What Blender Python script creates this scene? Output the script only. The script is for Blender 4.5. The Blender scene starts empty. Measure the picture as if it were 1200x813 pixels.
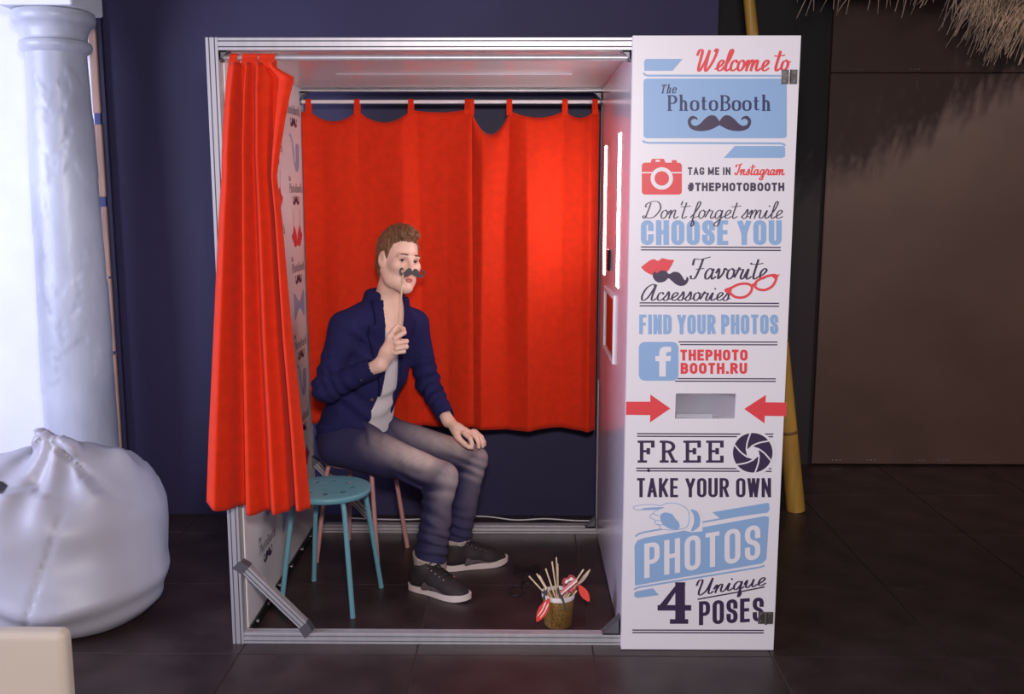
import bpy, bmesh, math, random
import numpy as np
from mathutils import Vector, Matrix
from mathutils.geometry import tessellate_polygon

# ------------------------------------------------------------------ camera, world, lights, exposure
scene = bpy.context.scene
COL = scene.collection
random.seed(7)
F_PX, PITCH, YAW, ROLL = 1141.33, 0.15483, -0.0092, 0.0010
CAM = Vector((1.0073, -3.2051, 1.5555))
_cp, _sp = math.cos(PITCH), math.sin(PITCH)
C_FW = Vector((math.sin(YAW) * _cp, math.cos(YAW) * _cp, -_sp))
_r = Vector((math.cos(YAW), -math.sin(YAW), 0)); _u = _r.cross(C_FW)
C_R = _r * math.cos(ROLL) + _u * math.sin(ROLL)
C_U = -_r * math.sin(ROLL) + _u * math.cos(ROLL)
cam_d = bpy.data.cameras.new('camera'); cam = bpy.data.objects.new('camera', cam_d); COL.objects.link(cam)
cam_d.sensor_fit = 'HORIZONTAL'; cam_d.sensor_width = 36; cam_d.lens = 36 * F_PX / 1200
cam_d.clip_start = 0.05
cam.matrix_world = Matrix(((C_R.x, C_U.x, -C_FW.x, CAM.x), (C_R.y, C_U.y, -C_FW.y, CAM.y), (C_R.z, C_U.z, -C_FW.z, CAM.z), (0, 0, 0, 1)))
scene.camera = cam

world = bpy.data.worlds.new('world'); scene.world = world; world.use_nodes = True
world.node_tree.nodes['Background'].inputs[0].default_value = (0.62, 0.60, 0.80, 1)
world.node_tree.nodes['Background'].inputs[1].default_value = 0.13

def area_light(name, loc, target, sx, sy, power, color):
    d = bpy.data.lights.new(name, 'AREA'); d.shape = 'RECTANGLE'; d.size = sx; d.size_y = sy
    d.energy = power; d.color = color
    o = bpy.data.objects.new(name, d); COL.objects.link(o); o.location = loc
    o.rotation_euler = (Vector(target) - Vector(loc)).to_track_quat('-Z', 'Y').to_euler()
    return o
# daylight from the tall window left of the frame, the photographer's flash, a ceiling spot over the bar
area_light('window_daylight', (-3.4, -1.5, 1.75), (-0.2, 1.3, 1.2), 2.2, 2.2, 215, (0.66, 0.71, 1.0))
area_light('camera_flash', (1.06, -3.22, 1.95), (0.95, 0.6, 1.05), 0.30, 0.22, 82, (1.0, 0.93, 0.92))
def spot(name, loc, target, power, color, deg, blend, rad):
    d = bpy.data.lights.new(name, 'SPOT'); d.energy = power; d.color = color; d.spot_size = math.radians(deg); d.spot_blend = blend; d.shadow_soft_size = rad
    o = bpy.data.objects.new(name, d); COL.objects.link(o); o.location = loc
    o.rotation_euler = (Vector(target) - Vector(loc)).to_track_quat('-Z', 'Y').to_euler()
spot('ceiling_spot', (4.2, -1.5, 3.15), (3.75, 2.3, 1.5), 260, (1.0, 0.80, 0.72), 70, 0.9, 0.03)
scene.view_settings.view_transform = 'Standard'; scene.view_settings.look = 'None'
scene.view_settings.gamma = 1.0; scene.view_settings.use_curve_mapping = False
scene.view_settings.exposure = 0.0

# ------------------------------------------------------------------ helpers
def ray_dir(px, py): return C_FW + C_R * ((px - 600) / F_PX) - C_U * ((py - 406.5) / F_PX)
def at_y(px, py, Y):
    d = ray_dir(px, py); return CAM + d * ((Y - CAM.y) / d.y)
def at_x(px, py, X):
    d = ray_dir(px, py); return CAM + d * ((X - CAM.x) / d.x)
def at_z(px, py, Z=0.0):
    d = ray_dir(px, py); return CAM + d * ((Z - CAM.z) / d.z)

def srgb(r, g, b):
    f = lambda c: (c / 255 / 12.92) if c / 255 <= 0.04045 else ((c / 255 + 0.055) / 1.055) ** 2.4
    return (f(r), f(g), f(b))

MATS = {}
def mat(name, col, rough=0.5, metal=0.0, var=0.0, vscale=8.0, bump=0.0, bscale=60.0, emit=None, estr=0.0, stretch=None, spec=0.5, sheen=0.0, col2=None, trans=0.0, coat=0.0):
    if name in MATS: return MATS[name]
    m = bpy.data.materials.new(name); m.use_nodes = True; MATS[name] = m
    nt = m.node_tree; b = nt.nodes['Principled BSDF']
    b.inputs['Base Color'].default_value = (*col, 1); b.inputs['Roughness'].default_value = rough
    b.inputs['Metallic'].default_value = metal; b.inputs['Specular IOR Level'].default_value = spec
    b.inputs['Sheen Weight'].default_value = sheen
    b.inputs['Transmission Weight'].default_value = trans; b.inputs['Coat Weight'].default_value = coat
    if emit: b.inputs['Emission Color'].default_value = (*emit, 1); b.inputs['Emission Strength'].default_value = estr
    tc = nt.nodes.new('ShaderNodeTexCoord'); mp = nt.nodes.new('ShaderNodeMapping')
    nt.links.new(tc.outputs['Object'], mp.inputs[0])
    if stretch: mp.inputs['Scale'].default_value = stretch
    if var > 0 or col2:
        n = nt.nodes.new('ShaderNodeTexNoise'); n.inputs['Scale'].default_value = vscale; n.inputs['Detail'].default_value = 4
        nt.links.new(mp.outputs[0], n.inputs[0])
        r = nt.nodes.new('ShaderNodeValToRGB'); r.color_ramp.elements[0].position = 0.35; r.color_ramp.elements[1].position = 0.68
        c2 = col2 or tuple(min(1, c * (1 + var)) for c in col); c1 = col if col2 else tuple(c * (1 - var) for c in col)
        r.color_ramp.elements[0].color = (*c1, 1); r.color_ramp.elements[1].color = (*c2, 1)
        nt.links.new(n.outputs[0], r.inputs[0]); nt.links.new(r.outputs[0], b.inputs['Base Color'])
    if bump > 0:
        n2 = nt.nodes.new('ShaderNodeTexNoise'); n2.inputs['Scale'].default_value = bscale; n2.inputs['Detail'].default_value = 3
        nt.links.new(mp.outputs[0], n2.inputs[0])
        bp = nt.nodes.new('ShaderNodeBump'); bp.inputs['Strength'].default_value = bump; bp.inputs['Distance'].default_value = 0.004
        nt.links.new(n2.outputs[0], bp.inputs['Height']); nt.links.new(bp.outputs[0], b.inputs['Normal'])
    return m

def link(name, mesh, m, parent=None, smooth=False, kind=None, label=None):
    o = bpy.data.objects.new(name, mesh); COL.objects.link(o)
    if m is not None and len(mesh.materials) == 0: mesh.materials.append(m)
    if smooth: mesh.polygons.foreach_set('use_smooth', [True] * len(mesh.polygons))
    if parent is not None:
        o.parent = parent
        o.matrix_parent_inverse = parent_world(parent).inverted()
    if kind: o['kind'] = kind
    if label: o['label'] = label
    return o
def parent_world(p):
    m = Matrix.LocRotScale(p.location, p.rotation_euler, p.scale)
    if p.parent: m = parent_world(p.parent) @ p.matrix_parent_inverse @ m
    return m
def thing(name, loc, label, cat, group=None):
    o = bpy.data.objects.new(name, None); COL.objects.link(o); o.location = loc; o.empty_display_size = 0.1
    tag(o, label, cat, group); return o
def tag(o, label=None, cat=None, group=None, kind=None):
    if label: o['label'] = label
    if cat: o['category'] = cat
    if group: o['group'] = group
    if kind: o['kind'] = kind
    return o

class MB:
    def __init__(s): s.v = []; s.f = []
    def add(s, vs, fs):
        n = len(s.v); s.v += [tuple(v) for v in vs]; s.f += [tuple(i + n for i in f) for f in fs]; return s
    def box(s, lo, hi, M=None):
        (a, b, c), (d, e, f) = lo, hi
        vs = [Vector(p) for p in ((a,b,c),(d,b,c),(d,e,c),(a,e,c),(a,b,f),(d,b,f),(d,e,f),(a,e,f))]
        if M is not None: vs = [M @ v for v in vs]
        return s.add(vs, [(0,3,2,1),(4,5,6,7),(0,1,5,4),(1,2,6,5),(2,3,7,6),(3,0,4,7)])
    def rbox(s, lo, hi, r, M=None, seg=3):
        bm = bmesh.new(); bmesh.ops.create_cube(bm, size=1)
        for v in bm.verts: v.co = Vector([lo[i] + (v.co[i] + .5) * (hi[i] - lo[i]) for i in range(3)])
        bmesh.ops.bevel(bm, geom=list(bm.edges), offset=r, segments=seg, profile=0.5, affect='EDGES')
        bm.verts.ensure_lookup_table()
        vs = [(M @ v.co if M is not None else v.co.copy()) for v in bm.verts]; fs = [[v.index for v in f.verts] for f in bm.faces]
        bm.free(); return s.add(vs, fs)
    def tube(s, pts, r, n=10, caps=True, closed=False):
        pts = [Vector(p) for p in pts]; N = len(pts)
        rs = r if isinstance(r, (list, tuple)) else [r] * N
        vs = []; T = []
        for i in range(N):
            a = pts[(i - 1) % N] if (closed or i > 0) else pts[i]; b = pts[(i + 1) % N] if (closed or i < N - 1) else pts[i]
            T.append((b - a).normalized())
        ref = Vector((0, 0, 1)) if abs(T[0].z) < 0.9 else Vector((1, 0, 0))
        u = T[0].cross(ref).normalized()
        for i in range(N):
            u = (u - T[i] * u.dot(T[i])).normalized(); w = T[i].cross(u)
            for k in range(n):
                a = 2 * math.pi * k / n; vs.append(pts[i] + (u * math.cos(a) + w * math.sin(a)) * rs[i])
        fs = []
        for i in range(N if closed else N - 1):
            j = (i + 1) % N
            for k in range(n):
                l = (k + 1) % n; fs.append((i*n+k, i*n+l, j*n+l, j*n+k))
        if caps and not closed: fs += [tuple(reversed(range(n))), tuple((N-1)*n + k for k in range(n))]
        return s.add(vs, fs)
    def lathe(s, prof, c=(0, 0, 0), n=32):
        vs = []; fs = []; m = len(prof)
        for k in range(n):
            a = 2 * math.pi * k / n
            for (r, z) in prof: vs.append((c[0] + r * math.cos(a), c[1] + r * math.sin(a), c[2] + z))
        for k in range(n):
            l = (k + 1) % n
            for i in range(m - 1): fs.append((k*m+i, l*m+i, l*m+i+1, k*m+i+1))
        return s.add(vs, fs)
    def prism(s, outline, map0, map1):
        """solid from a 2D outline; map0 / map1 turn (u,v) into the front / back points"""
        n = len(outline); a = [map0(*p) for p in outline]; b = [map1(*p) for p in outline]
        tris = tessellate_polygon([[Vector((p[0], p[1], 0)) for p in outline]])
        fs = [tuple(t) for t in tris] + [tuple(reversed([i + n for i in t])) for t in tris]
        fs += [(i, (i+1) % n, (i+1) % n + n, i + n) for i in range(n)]
        return s.add(a + b, fs)
    def extrude(s, prof, p0, p1, up):
        p0, p1 = Vector(p0), Vector(p1); t = (p1 - p0).normalized(); up = Vector(up); sx = up.cross(t).normalized(); up = t.cross(sx)
        n = len(prof); a = [p0 + sx * x + up * y for x, y in prof]; b = [p1 + sx * x + up * y for x, y in prof]
        tris = tessellate_polygon([[Vector((p[0], p[1], 0)) for p in prof]])
        fs = [tuple(reversed(tr)) for tr in tris] + [tuple(i + n for i in tr) for tr in tris] + [(i, (i+1) % n, (i+1) % n + n, i + n) for i in range(n)]
        return s.add(a + b, fs)
    def mesh(s, name, fix=True):
        me = bpy.data.meshes.new(name); me.from_pydata(s.v, [], s.f); me.update()
        if fix:
            bm = bmesh.new(); bm.from_mesh(me); bmesh.ops.recalc_face_normals(bm, faces=bm.faces); bm.to_mesh(me); bm.free()
        return me
    def build(s, name, m, parent=None, smooth=False, kind=None, label=None, fix=True):
        me = s.mesh(name, fix)
        o = link(name, me, m, parent, False, kind, label)
        if smooth:
            me.polygons.foreach_set('use_smooth', [True] * len(me.polygons))
            me.set_sharp_from_angle(angle=math.radians(40 if smooth is True else smooth))
        return o

def catmull(pts, k=6, closed=False):
    P = [np.array(p, float) for p in pts]; n = len(P); out = []
    for i in range(n if closed else n - 1):
        p0 = P[(i-1) % n] if (closed or i > 0) else 2 * P[0] - P[1]
        p1 = P[i]; p2 = P[(i+1) % n]
        p3 = P[(i+2) % n] if (closed or i + 2 < n) else 2 * P[-1] - P[-2]
        for j in range(k):
            t = j / k
            out.append(0.5 * ((2*p1) + (p2-p0)*t + (2*p0-5*p1+4*p2-p3)*t*t + (3*p1-p0-3*p2+p3)*t**3))
    if not closed: out.append(P[-1])
    return [tuple(q) for q in out]
def interp(x, xs, ys): return float(np.interp(x, xs, ys))

# ---- signed distance modelling, meshed with surface nets
class Sdf:
    def __init__(s, lo, hi, h):
        s.lo = np.array(lo, float); s.h = h; s.n = np.ceil((np.array(hi) - s.lo) / h).astype(int) + 1
        s.F = np.full(s.n, 1.0, np.float32)
    def grid(s, lo, hi):
        a = np.clip(np.floor((np.array(lo) - s.lo) / s.h).astype(int), 0, s.n - 1); b = np.clip(np.ceil((np.array(hi) - s.lo) / s.h).astype(int) + 1, 1, s.n)
        sl = tuple(slice(a[i], b[i]) for i in range(3))
        X = [(s.lo[i] + s.h * np.arange(a[i], b[i])).astype(np.float32) for i in range(3)]
        return sl, X[0][:, None, None], X[1][None, :, None], X[2][None, None, :]
    def put(s, sl, d, k, op):
        if min(d.shape) == 0: return
        F = s.F[sl]
        if op == 'add':
            if k > 0: hh = np.maximum(k - np.abs(F - d), 0) / k; s.F[sl] = np.minimum(F, d) - hh * hh * k * 0.25
            else: s.F[sl] = np.minimum(F, d)
        else:
            d = -d
            if k > 0: hh = np.maximum(k - np.abs(F - d), 0) / k; s.F[sl] = np.maximum(F, d) + hh * hh * k * 0.25
            else: s.F[sl] = np.maximum(F, d)
    def cone(s, a, b, r1, r2, k=0.02, op='add', flat=None, fl=1.0):
        """tapered capsule; flat = direction along which the section is scaled by fl"""
        a = np.array(a, float); b = np.array(b, float); R = max(r1, r2) * max(1, fl) + k + 0.03
        sl, X, Y, Z = s.grid(np.minimum(a, b) - R, np.maximum(a, b) + R)
        ab = b - a; L = max(float(ab @ ab), 1e-12)
        px, py, pz = X - a[0], Y - a[1], Z - a[2]
        t = np.clip((px * ab[0] + py * ab[1] + pz * ab[2]) / L, 0, 1)
        vx, vy, vz = px - t * ab[0], py - t * ab[1], pz - t * ab[2]
        d2 = vx * vx + vy * vy + vz * vz
        if flat is not None:
            n = np.array(flat, float); n = n - ab * (n @ ab) / L; n /= np.linalg.norm(n)
            q = vx * n[0] + vy * n[1] + vz * n[2]; d2 = d2 + q * q * (1 / fl ** 2 - 1)
        s.put(sl, np.sqrt(np.maximum(d2, 0)) - (r1 + (r2 - r1) * t), k, op)
    def ell(s, c, r, k=0.02, op='add', ax=None):
        c = np.array(c, float); R = max(r) + k + 0.03
        sl, X, Y, Z = s.grid(c - R, c + R); p = (X - c[0], Y - c[1], Z - c[2])
        A = np.eye(3) if ax is None else np.array([list(v) for v in ax], float)
        q = [p[0] * A[i][0] + p[1] * A[i][1] + p[2] * A[i][2] for i in range(3)]
        k0 = np.sqrt(sum((q[i] / r[i]) ** 2 for i in range(3))); k1 = np.sqrt(sum((q[i] / r[i] ** 2) ** 2 for i in range(3))) + 1e-9
        s.put(sl, k0 * (k0 - 1) / k1, k, op)
    def func(s, lo, hi, fn, k=0.0, op='add'):
        sl, X, Y, Z = s.grid(lo, hi); s.put(sl, np.broadcast_to(fn(X, Y, Z), s.F[sl].shape), k, op)
    def displace(s, lo, hi, fn):
        sl, X, Y, Z = s.grid(lo, hi); s.F[sl] += fn(X, Y, Z).astype(np.float32)
    def mesh(s, name, keep=None):
        F = s.F; S = F < 0; nx, ny, nz = F.shape
        cnt = np.zeros((nx-1, ny-1, nz-1), np.uint8)
        corners = [(i, j, k) for i in (0, 1) for j in (0, 1) for k in (0, 1)]
        for (i, j, k) in corners: cnt += S[i:nx-1+i, j:ny-1+j, k:nz-1+k]
        act = (cnt > 0) & (cnt < 8); I = np.argwhere(act)
        if len(I) == 0: return bpy.data.meshes.new(name)
        idx = np.full(act.shape, -1, np.int32); idx[act] = np.arange(len(I))
        vals = {c: F[I[:, 0] + c[0], I[:, 1] + c[1], I[:, 2] + c[2]] for c in corners}
        P = np.zeros((len(I), 3)); W = np.zeros(len(I))
        for c in corners:
            for a in range(3):
                if c[a] == 0:
                    e = list(c); e[a] = 1; e = tuple(e); v0, v1 = vals[c], vals[e]
                    cr = (v0 < 0) != (v1 < 0); t = np.where(cr, v0 / np.where(cr, v0 - v1, 1), 0)
                    q = np.tile(np.array(c, float), (len(I), 1)); q[:, a] += t; P += q * cr[:, None]; W += cr
        V = s.lo + (I + P / W[:, None]) * s.h
        quads = []
        for a in range(3):
            sh = [slice(None)] * 3; sh2 = [slice(None)] * 3; sh[a] = slice(0, -1); sh2[a] = slice(1, None)
            A, B = S[tuple(sh)], S[tuple(sh2)]; E = np.argwhere(A != B)
            b, c = (a + 1) % 3, (a + 2) % 3
            E = E[(E[:, b] > 0) & (E[:, c] > 0) & (E[:, b] < F.shape[b] - 1) & (E[:, c] < F.shape[c] - 1)]
            if len(E) == 0: continue
            fl = A[E[:, 0], E[:, 1], E[:, 2]]
            def cell(db, dc):
                e = E.copy(); e[:, b] += db; e[:, c] += dc; return idx[e[:, 0], e[:, 1], e[:, 2]]
            q = np.stack([cell(-1, -1), cell(0, -1), cell(0, 0), cell(-1, 0)], 1)
            q[~fl] = q[~fl][:, ::-1]; quads.append(q)
        Q = np.concatenate(quads); Q = Q[(Q >= 0).all(1)]
        me = bpy.data.meshes.new(name)
        me.vertices.add(len(V)); me.vertices.foreach_set('co', V.astype(np.float32).ravel())
        me.loops.add(len(Q) * 4); me.loops.foreach_set('vertex_index', Q.astype(np.int32).ravel())
        me.polygons.add(len(Q)); me.polygons.foreach_set('loop_start', np.arange(0, len(Q) * 4, 4, dtype=np.int32))
        me.polygons.foreach_set('use_smooth', np.ones(len(Q), bool))
        me.update(calc_edges=True); me.validate()
        return me
def snoise(X, Y, Z, f, seed=0.0):
    return (np.sin(f*X*1.0 + 1.7*np.sin(f*Y*0.8 + seed) + seed) * np.sin(f*Y*0.9 + 1.3*np.sin(f*Z*1.1 + 2*seed)) + np.sin(f*Z*1.05 + 1.5*np.sin(f*X*0.7 + seed*3) + 0.5)) * 0.5
# ------------------------------------------------------------------ the room
M_TILE = mat('dark_brown_tile', srgb(56, 42, 42), 0.40, var=0.35, vscale=5, bump=0.08, bscale=35, spec=0.4)
M_GROUT = mat('grout', srgb(74, 60, 60), 0.8)
M_NAVY = mat('navy_wall_paint', srgb(52, 46, 76), 0.55, var=0.10, vscale=2.2, bump=0.05, bscale=25, stretch=(1, 1, 0.35), spec=0.25)
M_WHITEW = mat('white_plaster', srgb(226, 226, 232), 0.6, var=0.04, vscale=4, bump=0.15, bscale=12)
M_BROWN = mat('dark_brown_board', srgb(84, 62, 55), 0.5, var=0.12, vscale=2.5, bump=0.03, bscale=50)
M_DARK = mat('dark_recess_paint', srgb(34, 27, 34), 0.7, var=0.1, vscale=3)

def structure(name, lo, hi, m):
    o = MB().box(lo, hi).build(name, m); tag(o, kind='structure'); return o
floor = structure('floor', (-3.4, -3.7, -0.06), (6.2, 2.5, -0.004), M_GROUT)
TP, TG = 0.6075, 0.0022
tile_me = MB().rbox((TG, TG, -0.012), (TP - TG, TP - TG, 0.0), 0.0012, seg=1).mesh('tile'); tile_me.materials.append(M_TILE)
for i in range(-6, 11):
    for j in range(-4, 4):
        o = bpy.data.objects.new('tile', tile_me); COL.objects.link(o); o.parent = floor
        o.location = (0.0435 + i * TP, -0.0775 + j * TP, 0)
structure('wall_back', (-0.955, 1.40, 0), (1.90, 1.52, 3.3), M_NAVY)
structure('wall_left', (-3.4, 1.40, 0), (-0.955, 1.52, 3.3), M_WHITEW)
structure('wall_right', (1.90, 2.34, 0), (6.2, 2.46, 3.3), M_DARK)
structure('wall_side', (1.84, 1.52, 0), (1.90, 2.34, 3.3), M_DARK)
structure('ceiling', (-3.4, -3.7, 3.3), (6.2, 2.5, 3.36), M_DARK)

# dark boards of the far wall, with a horizontal seam and bright screw fixings
bw = thing('wall_board_cladding', (2.70, 2.31, 0), 'dark brown board cladding of the far wall right of the booth', 'wall panel')
for (x0, x1, z0, z1) in ((2.70, 4.35, 0.012, 2.215), (4.354, 6.0, 0.012, 2.215), (2.70, 4.35, 2.219, 3.2), (4.354, 6.0, 2.219, 3.2)):
    MB().rbox((x0, 2.305, z0), (x1, 2.34, z1), 0.002, seg=1).build('board', M_BROWN, bw)
M_STEEL = mat('bright_steel', (0.75, 0.74, 0.76), 0.25, 1.0)
for (x, z) in ((2.83, 2.235), (3.13, 2.235), (2.82, 0.035), (3.02, 0.035), (3.30, 0.035), (3.44, 0.035)):
    m = MB()
    for k in range(3): m.box((x + k * 0.022 - 0.005, 2.300, z - 0.002), (x + k * 0.022 + 0.006, 2.305, z + 0.003))
    m.build('fixing', M_STEEL, bw)

# slim timber strip at the junction of white and navy wall, broken by blue tape
M_STRIP = mat('pale_timber', srgb(176, 140, 124), 0.55, var=0.15, vscale=10, stretch=(6, 6, 0.6))
M_TAPE = mat('blue_tape', srgb(60, 66, 120), 0.5)
st = thing('trim_1', (-0.95, 1.385, 0), 'narrow pale timber strip taped beside the white column', 'trim')
tag(st, kind='structure')
for (z0, z1) in ((0.0, 0.80), (0.815, 1.165), (1.172, 1.50), (1.545, 1.875), (1.925, 2.37), (2.40, 3.25)):
    MB().rbox((-0.962, 1.365, z0), (-0.928, 1.40, z1), 0.003, seg=1).build('timber_piece', M_STRIP, st)
for z in (1.5225, 1.90): MB().box((-0.958, 1.368, z - 0.026), (-0.931, 1.399, z + 0.026)).build('tape', M_TAPE, st)
MB().box((-0.926, 1.375, 0), (-0.905, 1.40, 3.25)).build('edge_bead', mat('navy_bead', srgb(38, 34, 60), 0.4), st)

# old cast column with a moulded capital
M_COL = mat('peeling_white_paint', srgb(160, 162, 174), 0.38, col2=srgb(196, 198, 206), vscale=3.2, bump=1.0, bscale=9, stretch=(1, 1, 0.5))
cl = thing('column', (-0.990, 1.10, 0), 'thick white painted column with a ring-moulded capital, left of the booth', 'column')
sh = [(0.0, 0.0), (0.156, 0.0)] + [(interp(z, [0, .5, 1.13, 2.2], [.158, .1575, .150, .126]), z) for z in np.linspace(0.02, 2.165, 24)] + [(0.0, 2.165)]
m = MB(); NA_, NZ_ = 120, 170
for k in range(NZ_ + 1):
    z = 2.17 * k / NZ_; r0 = interp(z, [0, .5, 1.13, 2.2], [.158, .1575, .150, .126])
    for q in range(NA_):
        a = 2 * math.pi * q / NA_; x_, y_ = math.cos(a) * 0.15, math.sin(a) * 0.15
        n1 = float(snoise(np.float64(x_), np.float64(y_), np.float64(z * 0.45), 17, 1.3)) + 0.45 * float(snoise(np.float64(x_), np.float64(y_), np.float64(z * .6), 55, 0.4)) + 0.2 * float(snoise(np.float64(x_), np.float64(y_), np.float64(z), 120, 2.4))
        peel = 0.0028 / (1 + math.exp(-(n1 - 0.18) * 30)) if z > 0.7 else 0.0028 / (1 + math.exp(-(n1 - 0.55) * 34))
        m.v.append((-0.990 + (r0 - .004 + peel + .0006 * n1) * math.cos(a), 1.10 + (r0 - .004 + peel + .0006 * n1) * math.sin(a), z))
for k in range(NZ_):
    for q in range(NA_): l = (q + 1) % NA_; m.f.append((k*NA_+q, k*NA_+l, (k+1)*NA_+l, (k+1)*NA_+q))
m.build('shaft', M_COL, cl, smooth=75, fix=False)
MB().lathe([(0, 2.15), (.126, 2.15), (.143, 2.165), (.148, 2.183), (.142, 2.197), (.130, 2.203), (.128, 2.225), (0, 2.225)], (-0.990, 1.10, 0), 48).build('neck_ring', M_COL, cl, smooth=True)
MB().lathe([(0, 2.21), (.129, 2.21), (.133, 2.24), (.145, 2.262), (.157, 2.268), (.166, 2.28), (.169, 2.30), (.163, 2.318), (.150, 2.325), (0, 2.325)], (-0.990, 1.10, 0), 48).build('capital', M_COL, cl, smooth=True)
MB().rbox((-1.15, 0.945, 2.325), (-0.84, 1.255, 3.3), 0.01).build('abutment', M_WHITEW, cl)

# bamboo pole leaning in the recess
M_BAMBOO = mat('yellow_bamboo', srgb(186, 142, 62), 0.45, var=0.18, vscale=9, stretch=(3, 3, 0.4))
bp = thing('bamboo_pole', (2.38, 1.49, 0), 'yellow bamboo pole leaning behind the right side of the booth', 'pole')
A, B = Vector((2.383, 1.49, 0.0)), Vector((2.02, 1.56, 2.85)); axis = B - A; L = axis.length; axis.normalize()
pts, rs = [], []
for k in range(60):
    t = k / 59; pts.append(A + axis * (L * t)); rs.append(0.046 - 0.022 * t)
MB().tube(pts, rs, 18).build('culm', M_BAMBOO, bp, smooth=True)
for t in (0.14, 0.30, 0.45, 0.60, 0.74, 0.88):
    c = A + axis * (L * t); r = 0.046 - 0.022 * t
    MB().tube([c - axis * 0.008, c - axis * 0.003, c + axis * 0.003, c + axis * 0.008], [r * 1.0, r * 1.07, r * 1.07, r * 1.0], 18).build('node_ring', mat('bamboo_node', srgb(120, 84, 44), 0.6), bp, smooth=True)

# thatched bar roof reaching into the upper right corner
M_STRAW = mat('dry_straw', srgb(140, 118, 98), 0.7, var=0.45, vscale=14)
th = thing('thatched_roof', (3.55, 0.9, 2.45), 'dry straw thatch hanging into the upper right corner', 'thatch roof')
rnd = random.Random(3)
m = MB()
def eave(a):      # lower rim of the thatch, lowest right of the recess
    x = 2.25 + 1.95 * a; return Vector((x, 1.20 - 0.25 * math.sin(a * 2.2), interp(x, [2.25, 2.6, 2.85, 3.02, 3.2, 3.5, 3.8, 4.2], [2.50, 2.48, 2.44, 2.37, 2.36, 2.46, 2.66, 2.85])))
for k in range(1500):
    a = rnd.random(); p = eave(a); p.y += rnd.uniform(-0.10, 0.10)
    dens = min(1, max(0.0, (a - 0.28) / 0.15))
    ln = rnd.uniform(0.10, 0.24) * (0.75 + 0.4 * dens)
    if a < 0.32 and rnd.random() < 0.90: ln *= 0.35
    q = p + Vector((rnd.uniform(-0.10, 0.04) - 0.05 * dens, rnd.uniform(-0.05, 0.05), -ln)); mid = (p + q) / 2 + Vector((rnd.uniform(-.015, .015), rnd.uniform(-.015, .015), 0.01))
    w = rnd.uniform(0.0015, 0.0032)
    m.tube([p + Vector((0, 0, .12)), p, mid, q], [w, w, w * .9, w * .4], 4, caps=False)
o = m.build('straw', M_STRAW, th, kind='stuff', fix=False)
m = MB()
NA, NR = 24, 3
for i in range(NA + 1):
    p = eave(i / NA)
    for j in range(NR + 1):
        t = j / NR; m.v.append(tuple(p.lerp(Vector((3.35, 0.75, 3.2)), t) + Vector((0, 0, 0.06))))
for i in range(NA):
    for j in range(NR): m.f.append((i*(NR+1)+j, (i+1)*(NR+1)+j, (i+1)*(NR+1)+j+1, i*(NR+1)+j+1))
o = m.build('thatch_bed', M_STRAW, th); s = o.modifiers.new('solid', 'SOLIDIFY'); s.thickness = 0.05

# white cable along the foot of the back wall
pts = catmull([(0.15, 1.33, 0.006), (0.45, 1.31, 0.006), (0.80, 1.322, 0.020), (0.98, 1.305, 0.008), (1.13, 1.312, 0.012), (1.30, 1.30, 0.007), (1.55, 1.32, 0.006), (1.82, 1.34, 0.006)], 8)
o = MB().tube(pts, 0.0036, 8).build('cable', mat('white_cable', srgb(205, 200, 200), 0.4), smooth=True)
tag(o, 'thin white cable lying along the foot of the navy wall', 'cable')

# white bean bag
s = Sdf((-1.50, -0.25, -0.02), (-0.15, 0.95, 0.80), 0.012)
s.ell((-0.88, 0.38, 0.26), (0.44, 0.43, 0.32), 0.0)
s.ell((-0.74, 0.34, 0.32), (0.36, 0.36, 0.27), 0.08)
s.ell((-0.60, 0.36, 0.30), (0.22, 0.30, 0.28), 0.08)
s.ell((-0.66, 0.24, 0.13), (0.33, 0.32, 0.19), 0.10)
s.cone((-0.70, 0.27, 0.54), (-0.735, 0.24, 0.695), 0.10, 0.016, 0.07)
s.cone((-0.70, 0.27, 0.56), (-0.50, 0.32, 0.575), 0.07, 0.045, 0.08)
s.cone((-0.735, 0.22, 0.69), (-0.62, 0.22, 0.655), 0.014, 0.030, 0.05)
def bag_folds(X, Y, Z):
    d = np.sqrt((X + 0.70) ** 2 + (Z - 0.66) ** 2)
    rad = np.arctan2(X + 0.70, 0.72 - Z)
    a = 0.010 * np.sin(rad * 11 + 3 * np.sin(d * 9)) * np.exp(-(d - 0.16) ** 2 / 0.03)
    low = 0.007 * np.sin(60 * Z + 9 * X + 3 * np.sin(7 * X)) * np.exp(-(Z - 0.10) ** 2 / 0.006)
    dent = 0.022 * np.exp(-((Z - (0.44 + 0.22 * (X + 0.75))) / 0.025) ** 2) * np.exp(-((X + 0.78) / 0.16) ** 2) * (Y < 0.3)
    seam = 0.006 * np.exp(-((X + 0.60 + 0.25 * (0.42 - Z)) / 0.008) ** 2) * (Y < 0.25) * (Z < 0.45)
    crz = Z - (0.475 + 0.05 * np.sin((X + 1.0) * 7)); crease_ = np.where(crz > 0, 0.020 * np.exp(-crz / 0.03), -0.012 * np.exp(crz / 0.05)) * np.exp(-((X + 0.80) / 0.13) ** 2) * (Y < 0.3)
    crz2 = (X + 0.62) * 0.8 + (Z - 0.60); crease_ = crease_ + np.where(crz2 > 0, 0.016 * np.exp(-crz2 / 0.03), -0.010 * np.exp(crz2 / 0.04)) * np.exp(-((Z - 0.56) / 0.10) ** 2)
    return a + low + 0 * dent + seam + crease_ + 0.007 * snoise(X, Y, Z, 9, 1.0) + 0.0035 * snoise(X, Y, Z, 24, 2.0)
s.displace((-2, -1, -1), (1, 2, 1), bag_folds)
s.func((-2, -1, -1), (1, 2, 0.2), lambda X, Y, Z: Z + 0 * X + 0 * Y - 0.003, 0.02, 'cut')
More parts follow.
